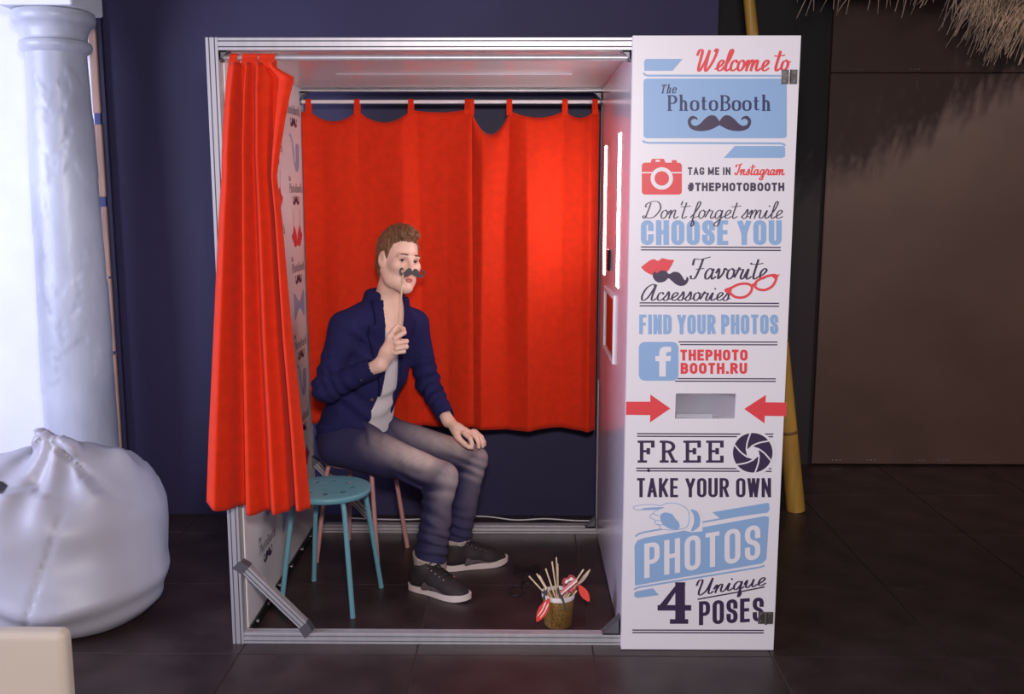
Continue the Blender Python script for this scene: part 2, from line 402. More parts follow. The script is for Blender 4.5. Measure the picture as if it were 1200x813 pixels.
bb = thing('bean_bag', (-0.70, 0.33, 0), 'white leatherette bean bag slumped in front of the white column', 'bean bag')
M_BAG = mat('white_leatherette', srgb(172, 168, 176), 0.45, bump=0.08, bscale=140)
link('cover', s.mesh('cover'), M_BAG, bb)
f = [(-0.735, 0.235, 0.70), (-0.728, 0.215, 0.66), (-0.705, 0.19, 0.61), (-0.68, 0.17, 0.585)]
MB().tube(catmull(f, 6), 0.004, 6).build('seam_cord', M_BAG, bb, smooth=True)
def on_bag(px, py):
    d = ray_dir(px, py).normalized()
    for i in range(1200):
        q = CAM + d * (2.5 + i * 0.002); g = ((np.array(q) - s.lo) / s.h).astype(int)
        if (g >= 0).all() and (g < s.n).all() and s.F[tuple(g)] < 0: return q
    return at_y(px, py, -0.06)
for (px, py) in ((34, 638), (11, 700)):
    p = on_bag(px, py); MB().lathe([(0, 0.004), (0.003, 0.003), (0.0045, 0)], (p.x, p.y, p.z), 8).build('stain_spot', mat('dark_spot', (0.02, 0.015, 0.02), 0.6), bb)
q4 = [on_bag(*q) for q in ((-14, 562), (2, 564), (9, 569), (1, 577), (-12, 580))]
dq = Vector((0.05, -0.1, 0.02)).normalized() * 0.003
MB().add([p + dq for p in q4] + [p - dq for p in q4], [(0, 1, 2, 3, 4), (9, 8, 7, 6, 5)] + [(i, (i + 1) % 5, (i + 1) % 5 + 5, i + 5) for i in range(5)]).build('printed_patch', mat('dark_spot', (0.02, 0.015, 0.02), 0.6), bb)

# cream upholstered back of a seat in the near left corner
cb = thing('cream_seat', (-0.26, -1.2, 0), 'cream upholstered seat back cut off by the lower left corner', 'seat')
M_CREAM = mat('cream_upholstery', srgb(186, 172, 158), 0.75, bump=0.06, bscale=120, sheen=0.1)
MB().rbox((-0.52, -1.20, 0.12), (0.004, -1.150, 0.603), 0.018, seg=5).build('backrest', M_CREAM, cb, smooth=60)
MB().rbox((-0.52, -1.62, 0.12), (0.0, -1.205, 0.36), 0.03, seg=5).build('seat_cushion', M_CREAM, cb, smooth=60)
for (x, y) in ((-0.48, -1.58), (-0.04, -1.58), (-0.48, -1.19), (-0.04, -1.19)):
    MB().tube([(x, y, 0.0), (x, y, 0.13)], [0.014, 0.018], 10).build('leg', mat('dark_wood_leg', (0.03, 0.02, 0.015), 0.5), cb, smooth=True)
# ------------------------------------------------------------------ the photo booth
BW, BO, BD, BH = 1.8831, 1.3569, 1.174, 2.05
M_ALU = mat('brushed_aluminium', (0.56, 0.53, 0.55), 0.45, 0.6, var=0.06, vscale=30, stretch=(1, 1, 0.1))
M_ALU_D = mat('grey_cast_fitting', (0.16, 0.15, 0.17), 0.45, 0.6)
M_BLACKRAIL = mat('black_rail', (0.02, 0.018, 0.02), 0.35, 0.3)
M_PANEL = mat('white_printed_board', srgb(228, 221, 224), 0.38)
M_SIDE = mat('white_satin_board', srgb(232, 226, 226), 0.45)
M_GLOSS = mat('white_gloss_board', srgb(222, 212, 220), 0.16, spec=0.6)
M_INK = mat('aubergine_ink', srgb(58, 42, 72), 0.45)
M_NAVYINK = mat('navy_ink', srgb(36, 42, 92), 0.45)
M_BLUE = mat('pale_blue_ink', srgb(140, 171, 208), 0.45)
M_REDINK = mat('red_ink', srgb(222, 66, 72), 0.45)
M_WHITEINK = mat('white_ink', srgb(228, 221, 224), 0.40)

booth = thing('photo_booth', (0.94, 0.58, 0), 'aluminium framed photo booth with a white printed front panel reading The PhotoBooth', 'photo booth')
def tslot(w):
    h = w / 2; d = 0.0045; a, b = 0.22 * w - .0019, 0.22 * w + .0019; c_ = 0.0016; out = []
    side = [(-h, -h + c_), (-h + c_, -h), (-b, -h), (-b, -h + d), (-a, -h + d), (-a, -h), (a, -h), (a, -h + d), (b, -h + d), (b, -h), (h - c_, -h)]
    for k in range(4):
        c, s_ = [(1, 0), (0, 1), (-1, 0), (0, -1)][k]
        out += [(x * c - y * s_, x * s_ + y * c) for x, y in side]
    return out
PR = tslot(0.040); PRs = tslot(0.034)
M_SLOT_SHADE = mat('painted_slot_shade', (0.07, 0.065, 0.075), 0.6)
def bar(name, p0, p1, up, m=None, prof=PR):
    o = MB().extrude(prof, p0, p1, up).build(name, m or M_ALU, booth)
    o.data.materials.append(M_SLOT_SHADE); n = len(prof); k = len(o.data.polygons) - n      # slot floors painted dark, for the shade inside a hollow slot
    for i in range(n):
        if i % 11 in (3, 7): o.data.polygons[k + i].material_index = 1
    return o
h = 0.02
XR = BO + h   # axis of the posts beside the cabinet
for (x, y) in ((h, h), (h, BD - h), (XR + .0, BD - h), (XR + 0.01, h)): bar('post', (x, y, 0), (x, y, BH), (0, 1, 0))
bar('top_rail', (2*h, h, BH - h), (XR - h, h, BH - h), (0, 0, 1)); bar('top_rail', (2*h, BD - h, BH - h - .012), (XR - h, BD - h, BH - h - .012), (0, 0, 1))
bar('top_rail', (h, 2*h, BH - h), (h, BD - 2*h, BH - h), (0, 0, 1)); bar('top_rail', (XR, 2*h, BH - h), (XR, BD - 2*h, BH - h), (0, 0, 1))
bar('bottom_rail', (2*h, h, h), (XR - h + .02, h, h), (0, 0, 1)); bar('bottom_rail', (2*h, BD - h, h), (XR - h, BD - h, h), (0, 0, 1))
bar('bottom_rail', (h + .014, 2*h, h), (h + .014, BD - 2*h, h), (0, 0, 1), M_BLACKRAIL)
for y in (0.13, 0.28, 0.46, 0.66, 0.86, 1.02):
    MB().tube([(0.053, y, 0.024), (0.058, y, 0.024), (0.060, y, 0.024)], [0.009, 0.009, 0.005], 10).build('bolt', M_STEEL, booth, smooth=True)
# extra thin strip of the upper back rail, seen as stacked ridges
bar('top_rail', (2*h, BD - 0.052, BH - .012), (XR - h, BD - 0.052, BH - .012), (0, 0, 1), None, tslot(0.022))
# diagonal braces
for (p0, p1) in (((0.040, 0.018, 0.285), (0.262, 0.018, 0.052)), ((0.05, BD - 0.02, 0.345), (0.318, BD - 0.02, 0.062))):
    p0, p1 = Vector(p0), Vector(p1); d = (p1 - p0).normalized()
    bar('brace', p0 + d * .02, p1 - d * .02, (0, 1, 0), None, PRs)
    for (p, sgn) in ((p0, -1), (p1, 1)):
        n = Vector((0, 1, 0)); q = d * sgn
        wall = Vector((-1, 0, 0)) if sgn < 0 else Vector((0, 0, -1))
        side = d.cross(n)
        mm = MB(); a = p - q * .022; 
        pts = [a + side * .019, a - side * .019, p + q * .008 - side * .019 + wall * .012, p + q * .008 + side * .019 + wall * .012]
        mm.add([v + n * .019 for v in pts] + [v - n * .019 for v in pts], [(0,1,2,3),(7,6,5,4),(0,4,5,1),(1,5,6,2),(2,6,7,3),(3,7,4,0)])
        mm.build('brace_joint', M_ALU_D, booth)
# gusset brackets in the corners
def gusset(c, dx, dz, s_=0.055, dy=0.034, ribs=4):
    y0, y1 = c[1] - dy / 2, c[1] + dy / 2; g = MB()
    pl = 0.005
    g.box((min(c[0], c[0]+dx*s_), y0, min(c[2], c[2]+dz*pl)), (max(c[0], c[0]+dx*s_), y1, max(c[2], c[2]+dz*pl)))
    g.box((min(c[0], c[0]+dx*pl), y0, min(c[2], c[2]+dz*s_)), (max(c[0], c[0]+dx*pl), y1, max(c[2], c[2]+dz*s_)))
    for yy in (y0, y1 - .004): g.prism([(0, 0), (s_, 0), (0, s_)], lambda u, v: (c[0] + dx*u, yy, c[2] + dz*v), lambda u, v: (c[0] + dx*u, yy + .004, c[2] + dz*v))
    g.prism([(0, 0), (s_*.9, 0), (0, s_*.9)], lambda u, v: (c[0] + dx*u, y0+.012, c[2] + dz*v), lambda u, v: (c[0] + dx*u, y1-.012, c[2] + dz*v))
    return g.build('gusset_bracket', M_ALU_D, booth)
gusset((BO - .001, h + 0.002, 0.04), -1, 1, 0.062, 0.045)
gusset((BO - .001, BD - h - .03, 0.04), -1, 1, 0.05); gusset((0.045, BD - h - .01, 0.04), 1, 1, 0.05)
gusset((BO - .001, BD - h - .02, BH - .055), -1, -1, 0.035); gusset((BO - .001, h, BH - .04), -1, -1, 0.03); gusset((0.041, h, BH - .04), 1, -1, 0.03); gusset((0.041, BD - h - .02, BH - .055), 1, -1, 0.035)
# side, roof and cabinet boards
left_board = MB().box((0.0405, 0.042, 0.040), (0.046, BD + 0.02, 2.012)).build('side_panel', M_SIDE, booth)
MB().box((0.03, 0.042, 2.013), (BO + .02, BD - .066, 2.021)).build('roof_panel', mat('milky_roof_board', srgb(226, 222, 222), 0.22, spec=0.5), booth)
MB().box((0.30, 0.62, 2.006), (1.20, 0.64, 2.013)).build('roof_batten', M_GLOSS, booth)
cab_wall = MB().box((BO, 0.0, 0.735), (BO + 0.018, BD - 0.041, 2.012)).build('cabinet_wall', M_GLOSS, booth, label='glossy white inner wall with light tubes and screen')
cab_low = MB().box((BO + .003, 0.0, 0.012), (BO + 0.018, BD - 0.041, 0.728)).build('cabinet_wall', M_GLOSS, booth)
MB().box((BW - 0.018, 0.0, 0.012), (BW, BD, BH)).build('cabinet_side', M_PANEL, booth)
MB().box((BO + .018, BD - .018, 0.012), (BW - .018, BD, BH)).build('cabinet_back', M_PANEL, booth)
MB().box((BO + .04, 0.0, BH - .012), (BW, BD, BH)).build('cabinet_top', M_PANEL, booth)
# light tubes, lens slot and screen on the inner wall
M_TUBE = mat('lit_strip', (1, 1, 1), 0.4, emit=(1.0, 0.93, 0.93), estr=15.0)
for (y, z0, z1) in ((0.900, 1.225, 1.755), (0.325, 1.225, 1.772)):
    MB().box((BO - .0012, y - .040, z0), (BO - .0002, y + .040, z1)).build('light_strip', M_TUBE, cab_wall)
MB().rbox((BO - .012, 0.605, 1.262), (BO, 0.655, 1.345), 0.004, seg=2).build('camera_slot', mat('black_gloss', (0.006, 0.006, 0.008), 0.1), cab_wall)
fr = MB()
for lo, hi in (((BO - .008, .385, .930), (BO, .80, .945)), ((BO - .008, .385, 1.172), (BO, .80, 1.187)), ((BO - .008, .385, .945), (BO, .40, 1.172)), ((BO - .008, .785, .945), (BO, .80, 1.172))): fr.box(lo, hi)
scr_f = fr.build('screen_frame', M_PANEL, cab_wall)
MB().box((BO - .003, .40, .945), (BO - .001, .785, 1.172)).build('screen', mat('dark_screen', (0.012, 0.01, 0.012), 0.06), cab_wall)
# curtain rods
MB().tube([(0.04, 0.022, 1.990), (BO, 0.022, 1.990)], 0.009, 14).build('curtain_rod', M_ALU, booth, smooth=True)
MB().tube([(0.036, 1.135, 1.955), (BO, 1.135, 1.955)], 0.0085, 14).build('curtain_rod', mat('white_rod', srgb(226, 220, 224), 0.3), booth, smooth=True)
for x in (0.045, BO - .005):
    for (y, z) in ((0.022, 1.990), (1.135, 1.955)):
        MB().tube([(x - .006, y, z), (x + .006, y, z)], 0.014, 12).build('rod_socket', M_ALU_D, booth, smooth=True)

# ---- printed front panel with its dispenser opening
FY = -0.030     # face of the panel
hx0, hx1, hz0, hz1 = 1.522, 1.722, 0.820, 0.905
fp = MB()
xs = [BO, hx0, hx1, BW]; zs = [0.002, hz0, hz1, BH]
for i in range(3):
    for j in range(3):
        if i == 1 and j == 1: continue
        a, b, c, d = xs[i], xs[i+1], zs[j], zs[j+1]
        n = len(fp.v); fp.v += [(a, FY, c), (b, FY, c), (b, FY, d), (a, FY, d), (a, -.002, c), (b, -.002, c), (b, -.002, d), (a, -.002, d)]
        fp.f += [(n, n+1, n+2, n+3), (n+7, n+6, n+5, n+4)]
        if j == 0: fp.f.append((n+4, n+5, n+1, n))
        if j == 2: fp.f.append((n+3, n+2, n+6, n+7))
        if i == 0: fp.f.append((n+4, n, n+3, n+7))
        if i == 2: fp.f.append((n+1, n+5, n+6, n+2))
n = len(fp.v); fp.v += [(hx0, FY, hz0), (hx1, FY, hz0), (hx1, FY, hz1), (hx0, FY, hz1), (hx0, -.002, hz0), (hx1, -.002, hz0), (hx1, -.002, hz1), (hx0, -.002, hz1)]
fp.f += [(n, n+4, n+5, n+1), (n+1, n+5, n+6, n+2), (n+2, n+6, n+7, n+3), (n+3, n+7, n+4, n)]
front = fp.build('front_panel', M_PANEL, booth, label='white printed front panel')
tr = MB(); tr.box((hx0 - .004, -.001, hz0 - .02), (hx1 + .004, .004, hz1 + .01)).box((hx0 - .004, -.001, hz0 - .02), (hx1 + .004, .05, hz0 - .012))
tr.build('dispenser_tray', mat('grey_tray', srgb(196, 192, 206), 0.3), booth)
MB().box((hx0 + .006, -.016, hz0 - .002), (hx0 + .125, -.012, hz0 + .013)).build('photo_print', mat('photo_paper', srgb(226, 224, 232), 0.25), booth)
MB().box((hx0 + .002, -.020, hz0 + .001), (hx1 - .002, -.0195, hz1 - .001)).build('dispenser_window', mat('clear_window', (1, 1, 1), 0.02, trans=1.0), booth)
M_HINGE = mat('tarnished_hinge', (0.22, 0.19, 0.18), 0.4, 0.8, var=0.3, vscale=40)
for (hx, hz) in ((1.8515, 1.924), (1.852, 0.120)):
    hg = MB(); hg.rbox((hx - .027, FY - .004, hz - .022), (hx - .004, FY, hz + .022), 0.0015, seg=1); hg.rbox((hx + .004, FY - .004, hz - .022), (hx + .025, FY, hz + .022), 0.0015, seg=1)
    ho = hg.build('hinge', M_HINGE, booth, label='tarnished metal hinge')
    MB().tube([(hx, FY - .004, hz - .022), (hx, FY - .004, hz + .022)], 0.005, 10).build('hinge_pin', M_HINGE, ho, smooth=True)
    for sx in (-.015, .015):
        for sz in (-.013, .013): MB().tube([(hx + sx, FY - .003, hz + sz), (hx + sx, FY - .006, hz + sz)], [.005, .004], 10).build('screw', M_STEEL, ho, smooth=True)
# ------------------------------------------------------------------ lettering drawn as strokes
class Ink:
    """flat print: strokes and filled shapes in a 2D layout (x right, y down), mapped onto a board"""
    def __init__(s): s.v = []; s.f = []; s.cuts = [0]
    def ribbon(s, pts, wf, closed=False, square=0.0, ylim=None):
        P = [np.array(p, float) for p in pts]; n = len(P)
        if n < 2: return
        b = len(s.v)
        for i in range(n):
            p0 = P[(i-1) % n] if closed or i > 0 else P[i]; p1 = P[(i+1) % n] if closed or i < n - 1 else P[i]
            t = p1 - p0; l = np.hypot(*t); t = t / l if l > 1e-9 else np.array([1., 0.])
            w = wf(t) / 2; q = P[i].copy()
            if not closed and square:
                if i == 0: q = q - t * square
                if i == n - 1: q = q + t * square
            nn = np.array([-t[1], t[0]]) * w; a, c = q + nn, q - nn
            if ylim: a[1] = min(max(a[1], ylim[0]), ylim[1]); c[1] = min(max(c[1], ylim[0]), ylim[1])
            if i and not ylim:      # no fold-over on the inside of tight turns
                pa, pc = np.array(s.v[-2]), np.array(s.v[-1])
                if (a - pa) @ t < 0: a = pa
                if (c - pc) @ t < 0: c = pc
            s.v += [tuple(a), tuple(c)]
        for i in range(n if closed else n - 1):
            j = (i + 1) % n; s.f.append((b+2*i, b+2*j, b+2*j+1, b+2*i+1))
    def poly(s, pts):
        b = len(s.v); s.v += [tuple(p) for p in pts]
        s.f += [tuple(b + i for i in t) for t in tessellate_polygon([[Vector((p[0], p[1], 0)) for p in pts]])]
    def disc(s, c, rx, ry=None, n=32, a0=0, tilt=0):
        ry = ry or rx; ct, st_ = math.cos(tilt), math.sin(tilt)
        s.poly([(c[0] + rx*math.cos(a)*ct - ry*math.sin(a)*st_, c[1] + rx*math.cos(a)*st_ + ry*math.sin(a)*ct) for a in [2*math.pi*k/n + a0 for k in range(n)]])
    def line(s, a, b, w): s.ribbon([a, b], lambda t: w)
    def build(s, name, mp, m, parent, label=None):
        # every stroke lies a hair above the one before it, all facing outwards
        e = 1e-3; o0, oa, ob = Vector(mp(0, 0)), Vector(mp(e, 0)), Vector(mp(0, -e)); nrm = (oa - o0).cross(ob - o0).normalized()
        comp = list(range(len(s.v)))
        def find(a):
            while comp[a] != a: comp[a] = comp[comp[a]]; a = comp[a]
            return a
        for f in s.f:
            for b in f[1:]: comp[max(find(f[0]), find(b))] = min(find(f[0]), find(b))
        roots = {}; vs = []
        for i, p in enumerate(s.v): r_ = find(i); k = roots.setdefault(r_, len(roots)); vs.append(Vector(mp(*p)) + nrm * (0.000012 * (k % 12) + 0.0000028 * min(60, (i - r_) // 2)))
        fs = []
        for f in s.f:
            a, b, c = vs[f[0]], vs[f[1]], vs[f[2]]; fs.append(f if (b - a).cross(c - a).dot(nrm) >= 0 else tuple(reversed(f)))
        cuts = sorted(set(s.cuts)) + [len(vs)]      # one object for each printed word
        for a, b in zip(cuts, cuts[1:]):
            if b <= a: continue
            me = bpy.data.meshes.new(name); me.from_pydata([tuple(v) for v in vs[a:b]], [], [tuple(i - a for i in f) for f in fs if a <= f[0] < b]); me.update()
            o = link(name, me, m, parent, label=label)
        return o
def rounded(pts, R, closed=False, k=5):
    """polyline with its corners rounded by quadratic arcs"""
    P = [np.array(p, float) for p in pts]; n = len(P); out = []
    for i in range(n):
        if not closed and i in (0, n - 1): out.append(P[i]); continue
        a, b, c = P[(i-1) % n], P[i], P[(i+1) % n]
        la, lc = np.hypot(*(a - b)), np.hypot(*(c - b))
        ra = min(R, la * (0.5 if (closed or i - 1 > 0) else 0.95)); rc = min(R, lc * (0.5 if (closed or i + 1 < n - 1) else 0.95))
        p0 = b + (a - b) / la * ra; p2 = b + (c - b) / lc * rc
        for j in range(k + 1):
            t = j / k; q = (1-t)**2 * p0 + 2*t*(1-t)*(b*0.86 + (p0+p2)*0.07) + t*t*p2
            out.append(q)
    return out
# each glyph: width, strokes; a stroke is (points, flags): r rounded, c closed, t thin
SANS = {
 'A': (1.05, [([(0,0),(.5,1)],''),([(1,0),(.5,1)],''),([(.2,.28),(.8,.28)],'')]),
 'B': (1.0, [([(0,0),(0,1)],''),([(0,1),(.97,1),(.97,.53),(0,.53)],'r'),([(0,.53),(1,.53),(1,0),(0,0)],'r')]),
 'C': (.95, [([(1,.68),(1,1),(0,1),(0,0),(1,0),(1,.32)],'r')]),
 'D': (1.0, [([(0,0),(0,1)],''),([(0,1),(1,1),(1,0),(0,0)],'r')]),
 'E': (.82, [([(0,0),(0,1)],''),([(0,1),(1,1)],''),([(0,.52),(.88,.52)],''),([(0,0),(1,0)],'')]),
 'F': (.80, [([(0,0),(0,1)],''),([(0,1),(1,1)],''),([(0,.52),(.85,.52)],'')]),
 'G': (1.0, [([(1,.80),(1,1),(0,1),(0,0),(1,0),(1,.40)],'r'),([(1,.40),(.62,.40)],'')]),
 'H': (1.0, [([(0,0),(0,1)],''),([(1,0),(1,1)],''),([(0,.52),(1,.52)],'')]),
 'I': (.0, [([(.5,0),(.5,1)],'')]),
 'K': (1.0, [([(0,0),(0,1)],''),([(.1,.38),(1,1)],''),([(.35,.55),(1,0)],'')]),
 'M': (1.35, [([(0,0),(0,1)],''),([(1,0),(1,1)],''),([(0,1),(.5,.15)],''),([(1,1),(.5,.15)],'')]),
 'N': (1.0, [([(0,0),(0,1)],''),([(1,0),(1,1)],''),([(0,1),(1,0)],'')]),
 'O': (1.0, [([(0,0),(0,1),(1,1),(1,0)],'rc')]),
 'P': (.95, [([(0,0),(0,1)],''),([(0,1),(1,1),(1,.44),(0,.44)],'r')]),
 'R': (1.0, [([(0,0),(0,1)],''),([(0,1),(.97,1),(.97,.50),(0,.50)],'r'),([(.55,.48),(1,0)],'')]),
 'S': (.95, [([(1,.70),(1,1),(0,1),(0,.56),(1,.46),(1,0),(0,0),(0,.30)],'r')]),
 'T': (.90, [([(0,1),(1,1)],''),([(.5,0),(.5,1)],'')]),
 'U': (1.0, [([(0,1),(0,0),(1,0),(1,1)],'r')]),
 'W': (1.5, [([(0,1),(.24,0)],''),([(.24,0),(.5,1)],''),([(.5,1),(.76,0)],''),([(.76,0),(1,1)],'')]),
 'Y': (1.05, [([(0,1),(.5,.45)],''),([(1,1),(.5,.45)],''),([(.5,.5),(.5,0)],'')]),
 '#': (1.05, [([(.25,0),(.38,1)],''),([(.66,0),(.79,1)],''),([(.06,.68),(1,.68)],''),([(0,.32),(.94,.32)],'')]),
 '.': (.0, [([(.5,0),(.5,.02)],'')]),
 ' ': (1.15, []),
}
SERIF = {
 'P': (.80, [([(.2,0),(.2,1)],''),([(.2,1),(1,1),(1,.47),(.2,.47)],'r'),([(0,0),(.46,0)],'t'),([(0,1),(.2,1)],'t')]),
 'B': (.86, [([(.18,0),(.18,1)],''),([(.18,1),(.92,1),(.92,.54),(.18,.54)],'r'),([(.18,.54),(1,.54),(1,0),(.18,0)],'r'),([(0,0),(.3,0)],'t'),([(0,1),(.3,1)],'t')]),
 'h': (.76, [([(.18,0),(.18,1.04)],''),([(.18,.44),(.2,.66),(.78,.66),(.78,0)],'r'),([(0,0),(.38,0)],'t'),([(.6,0),(1,0)],'t'),([(0,1.03),(.2,1.03)],'t')]),
 'o': (.66, [([(0,0),(0,.66),(1,.66),(1,0)],'rc')]),
 't': (.46, [([(.4,.88),(.4,0),(1,.06)],'r'),([(0,.64),(.95,.64)],'t')]),
 'T': (.82, [([(0,1),(1,1)],'t'),([(.5,0),(.5,1)],''),([(.28,0),(.72,0)],'t'),([(.02,1),(.02,.8)],'t'),([(.98,1),(.98,.8)],'t')]),
 'e': (.60, [([(.02,.36),(.98,.36)],'t'),([(1,.36),(1,.66),(0,.66),(0,0),(.85,0),(1,.14)],'r')]),
 ' ': (.3, []),
}
SLAB = {
 'F': (.86, [([(.2,0),(.2,1)],''),([(0,1),(1,1)],''),([(1,1),(1,.76)],''),([(.2,.52),(.68,.52)],''),([(.68,.62),(.68,.42)],''),([(0,0),(.5,0)],'')]),
 'R': (.95, [([(.18,0),(.18,1)],''),([(0,1),(.82,1),(.82,.50),(.18,.50)],'r'),([(.52,.50),(.84,0)],''),([(0,0),(.42,0)],''),([(.7,0),(1,0)],'')]),
 'E': (.90, [([(.2,0),(.2,1)],''),([(0,1),(1,1)],''),([(1,1),(1,.76)],''),([(.2,.52),(.68,.52)],''),([(.68,.62),(.68,.42)],''),([(0,0),(1,0)],''),([(1,0),(1,.24)],'')]),
}
_bowl = [(.36,.38),(.22,.5),(.07,.33),(.07,.08),(.18,0),(.32,.2),(.38,.48)]
SCRIPT = {
 'e': (.37, [[(-.04,.08),(.2,.22),(.32,.40),(.23,.5),(.1,.36),(.08,.12),(.2,0),(.40,.12)]]),
 'l': (.29, [[(-.04,.08),(.18,.45),(.30,.88),(.24,1.0),(.15,.82),(.10,.18),(.17,0),(.32,.1)]]),
 'c': (.35, [[(.32,.38),(.25,.5),(.11,.42),(.06,.17),(.17,0),(.38,.12)]]),
 'o': (.42, [[(.24,.5),(.09,.40),(.06,.14),(.18,0),(.32,.14),(.34,.36),(.24,.5),(.32,.41),(.46,.42)]]),
 'm': (.78, [[(-.02,.25),(.08,.49),(.11,.38),(.08,0)],[(.08,.12),(.22,.46),(.33,.46),(.31,0)],[(.31,.12),(.45,.46),(.56,.46),(.55,.12),(.63,0),(.78,.12)]]),
 'n': (.54, [[(-.02,.25),(.08,.49),(.11,.38),(.08,0)],[(.08,.12),(.22,.46),(.33,.46),(.31,.12),(.39,0),(.54,.12)]]),
 't': (.32, [[(.18,.92),(.13,.5),(.10,.14),(.17,0),(.34,.12)],[(-.08,.70),(.14,.69),(.42,.74)]]),
 's': (.36, [[(-.02,.08),(.14,.34),(.21,.54),(.26,.34),(.24,.08),(.12,-.01),(.02,.07)],[(.24,.08),(.38,.12)]]),
 'a': (.54, [_bowl, [(.38,.48),(.34,.16),(.40,0),(.54,.12)]]),
 'g': (.50, [_bowl, [(.38,.48),(.33,-.28),(.22,-.46),(.08,-.34),(.22,-.14),(.50,.12)]]),
 'q': (.52, [_bowl, [(.38,.48),(.32,-.38),(.36,-.48),(.42,-.3),(.36,-.05),(.52,.12)]]),
 'r': (.44, [[(-.02,.08),(.10,.42),(.13,.54),(.16,.44),(.31,.44),(.26,.12),(.33,0),(.46,.12)]]),
 'i': (.29, [[(-.02,.12),(.11,.48),(.08,.12),(.15,0),(.30,.12)],[(.17,.70),(.19,.75)]]),
 'f': (.32, [[(-.04,.05),(.18,.42),(.33,.86),(.26,1.0),(.17,.8),(.08,-.28),(.12,-.46),(.21,-.30),(.10,.0),(.34,.12)]]),
 'v': (.44, [[(-.02,.28),(.06,.49),(.11,.36),(.12,.02),(.30,.28),(.34,.50),(.46,.42)]]),
 'u': (.56, [[(-.02,.25),(.09,.48),(.07,.14),(.16,0),(.32,.22),(.38,.48)],[(.38,.48),(.35,.14),(.42,0),(.56,.12)]]),
 'D': (.92, [[(.30,.90),(.24,.45),(.16,.03),(.04,.08),(.10,.16),(.35,.02),(.66,.14),(.86,.58),(.70,.95),(.38,1.0),(.10,.86),(.06,.70),(.14,.68)]]),
 'W': (1.02, [[(-.02,.72),(.04,.96),(.16,.98),(.20,.80),(.16,.16),(.24,0),(.42,.42),(.54,.96)],[(.54,.96),(.50,.16),(.58,0),(.80,.42),(.92,.92),(.86,1.02),(.80,.9)]]),
 'I': (.46, [[(.0,.70),(.06,.92),(.28,.90),(.50,1.02)],[(.36,.96),(.28,.4),(.18,.04),(.04,.04),(.0,.2)]]),
 'F': (.62, [[(.02,.66),(.06,.94),(.32,.92),(.74,1.04)],[(.44,.94),(.36,.5),(.24,.06),(.08,.02),(.02,.16)],[(.20,.46),(.56,.50)]]),
 'A': (.78, [[(.62,.84),(.50,1.0),(.22,.78),(.06,.30),(.14,0),(.38,.22),(.66,.96)],[(.66,.96),(.56,.2),(.62,0),(.78,.12)]]),
 'U': (.80, [[(-.04,.66),(.02,.94),(.16,.98),(.19,.80),(.12,.2),(.22,0),(.46,.28),(.64,.98)],[(.64,.98),(.56,.2),(.62,0),(.78,.12)]]),
 "'": (.10, [[(.06,1.0),(.02,.80)]]),
 ' ': (.26, []),
}
def lay(ink, text, table, quad, sw, thin=None, gap=0.26, gw=1.0, square=True, italic=0.0, R=0.5):
    """fit caps text in quad (x0, x1, ytop, ybottom [, slope dy across]) in layout units"""
    x0, x1, yt, yb = quad[:4]; slope = quad[4] if len(quad) > 4 else 0.0
    thin = thin or sw; Hh = yb - yt
    ws = [table[c][0] for c in text]; n = len(text)
    # total = sum(w)*u + n*sw + gaps ; solve u
    gaps = [0 if (text[i] == ' ' or text[i+1] == ' ') else gap for i in range(n - 1)]
    fixed = sum(0 if c == ' ' else sw for c in text); unit = (x1 - x0 - fixed) / (sum(ws) + sum(gaps))
    x = x0
    for i, ch in enumerate(text):
        w = ws[i] * unit
        if ch == ' ': ink.cuts.append(len(ink.v))
        for pts, fl in table[ch][1]:
            q = []
            for (u, v) in pts:
                X = x + sw/2 + u * w if ws[i] > 0 else x + sw/2; Y = yb - thin/2 - v * (Hh - thin)
                q.append((X + italic * (yb - Y), Y))
            if 'r' in fl: q = rounded(q, R * max(w, 0.3*Hh), 'c' in fl)
            tw = thin if 't' in fl else None
            def wf(t, tw=tw): return tw if tw else thin + (sw - thin) * abs(t[1]) ** 1.3
            k = len(ink.v)
            ink.ribbon(q, wf, 'c' in fl, (thin/2 if square and 'c' not in fl else 0), (yt - .1*Hh, yb) if ch in 'hto' else (yt, yb))
            if slope:
                for m_ in range(k, len(ink.v)): vx, vy = ink.v[m_]; ink.v[m_] = (vx, vy + slope * (vx - x0) / (x1 - x0))
        x += w + (0 if ch == ' ' else sw)
        if i < n - 1: x += gaps[i] * unit
def write(ink, text, x0, x1, base, cap, sw, thin, slant=0.22, slope=0.0):
    """joined handwriting from x0 to x1 on a baseline; cap = capital height"""
    tot = sum(SCRIPT[c][0] for c in text); u = (x1 - x0 - slant * cap * 0.5) / tot; x = x0
    for ch in text:
        if ch == ' ': ink.cuts.append(len(ink.v))
        for pts in SCRIPT[ch][1]:
            q = [(x + a * u + slant * b * cap, base - b * cap) for a, b in pts]
            q = [(a, b + slope * (a - x0) / (x1 - x0)) for a, b in q]
            if len(q) > 2: q = catmull(q, 7)
            ink.ribbon(q, lambda t: thin + (sw - thin) * (abs(t[1]) ** 1.5 if True else 0), square=thin/3)
        x += SCRIPT[ch][0] * u
def moustache(c, w, hgt, tilt=0.0):
    half = [(0, .10), (.13, .42), (.30, .46), (.46, .26), (.60, -.02), (.74, -.18), (.87, -.10), (.90, .12), (.80, .26), (.70, .18), (.72, .34), (.86, .44), (.98, .26), (1.0, -.02), (.92, -.32), (.74, -.48), (.50, -.50), (.26, -.40), (0, -.14)]
    r = catmull(half, 4); pts = r + [(-a, b) for a, b in reversed(r)][1:-1]
    ct, s_ = math.cos(tilt), math.sin(tilt)
    return [(c[0] + (a*ct*w/2 + b*s_*hgt), c[1] + (a*s_*w/2 - b*ct*hgt)) for a, b in pts]
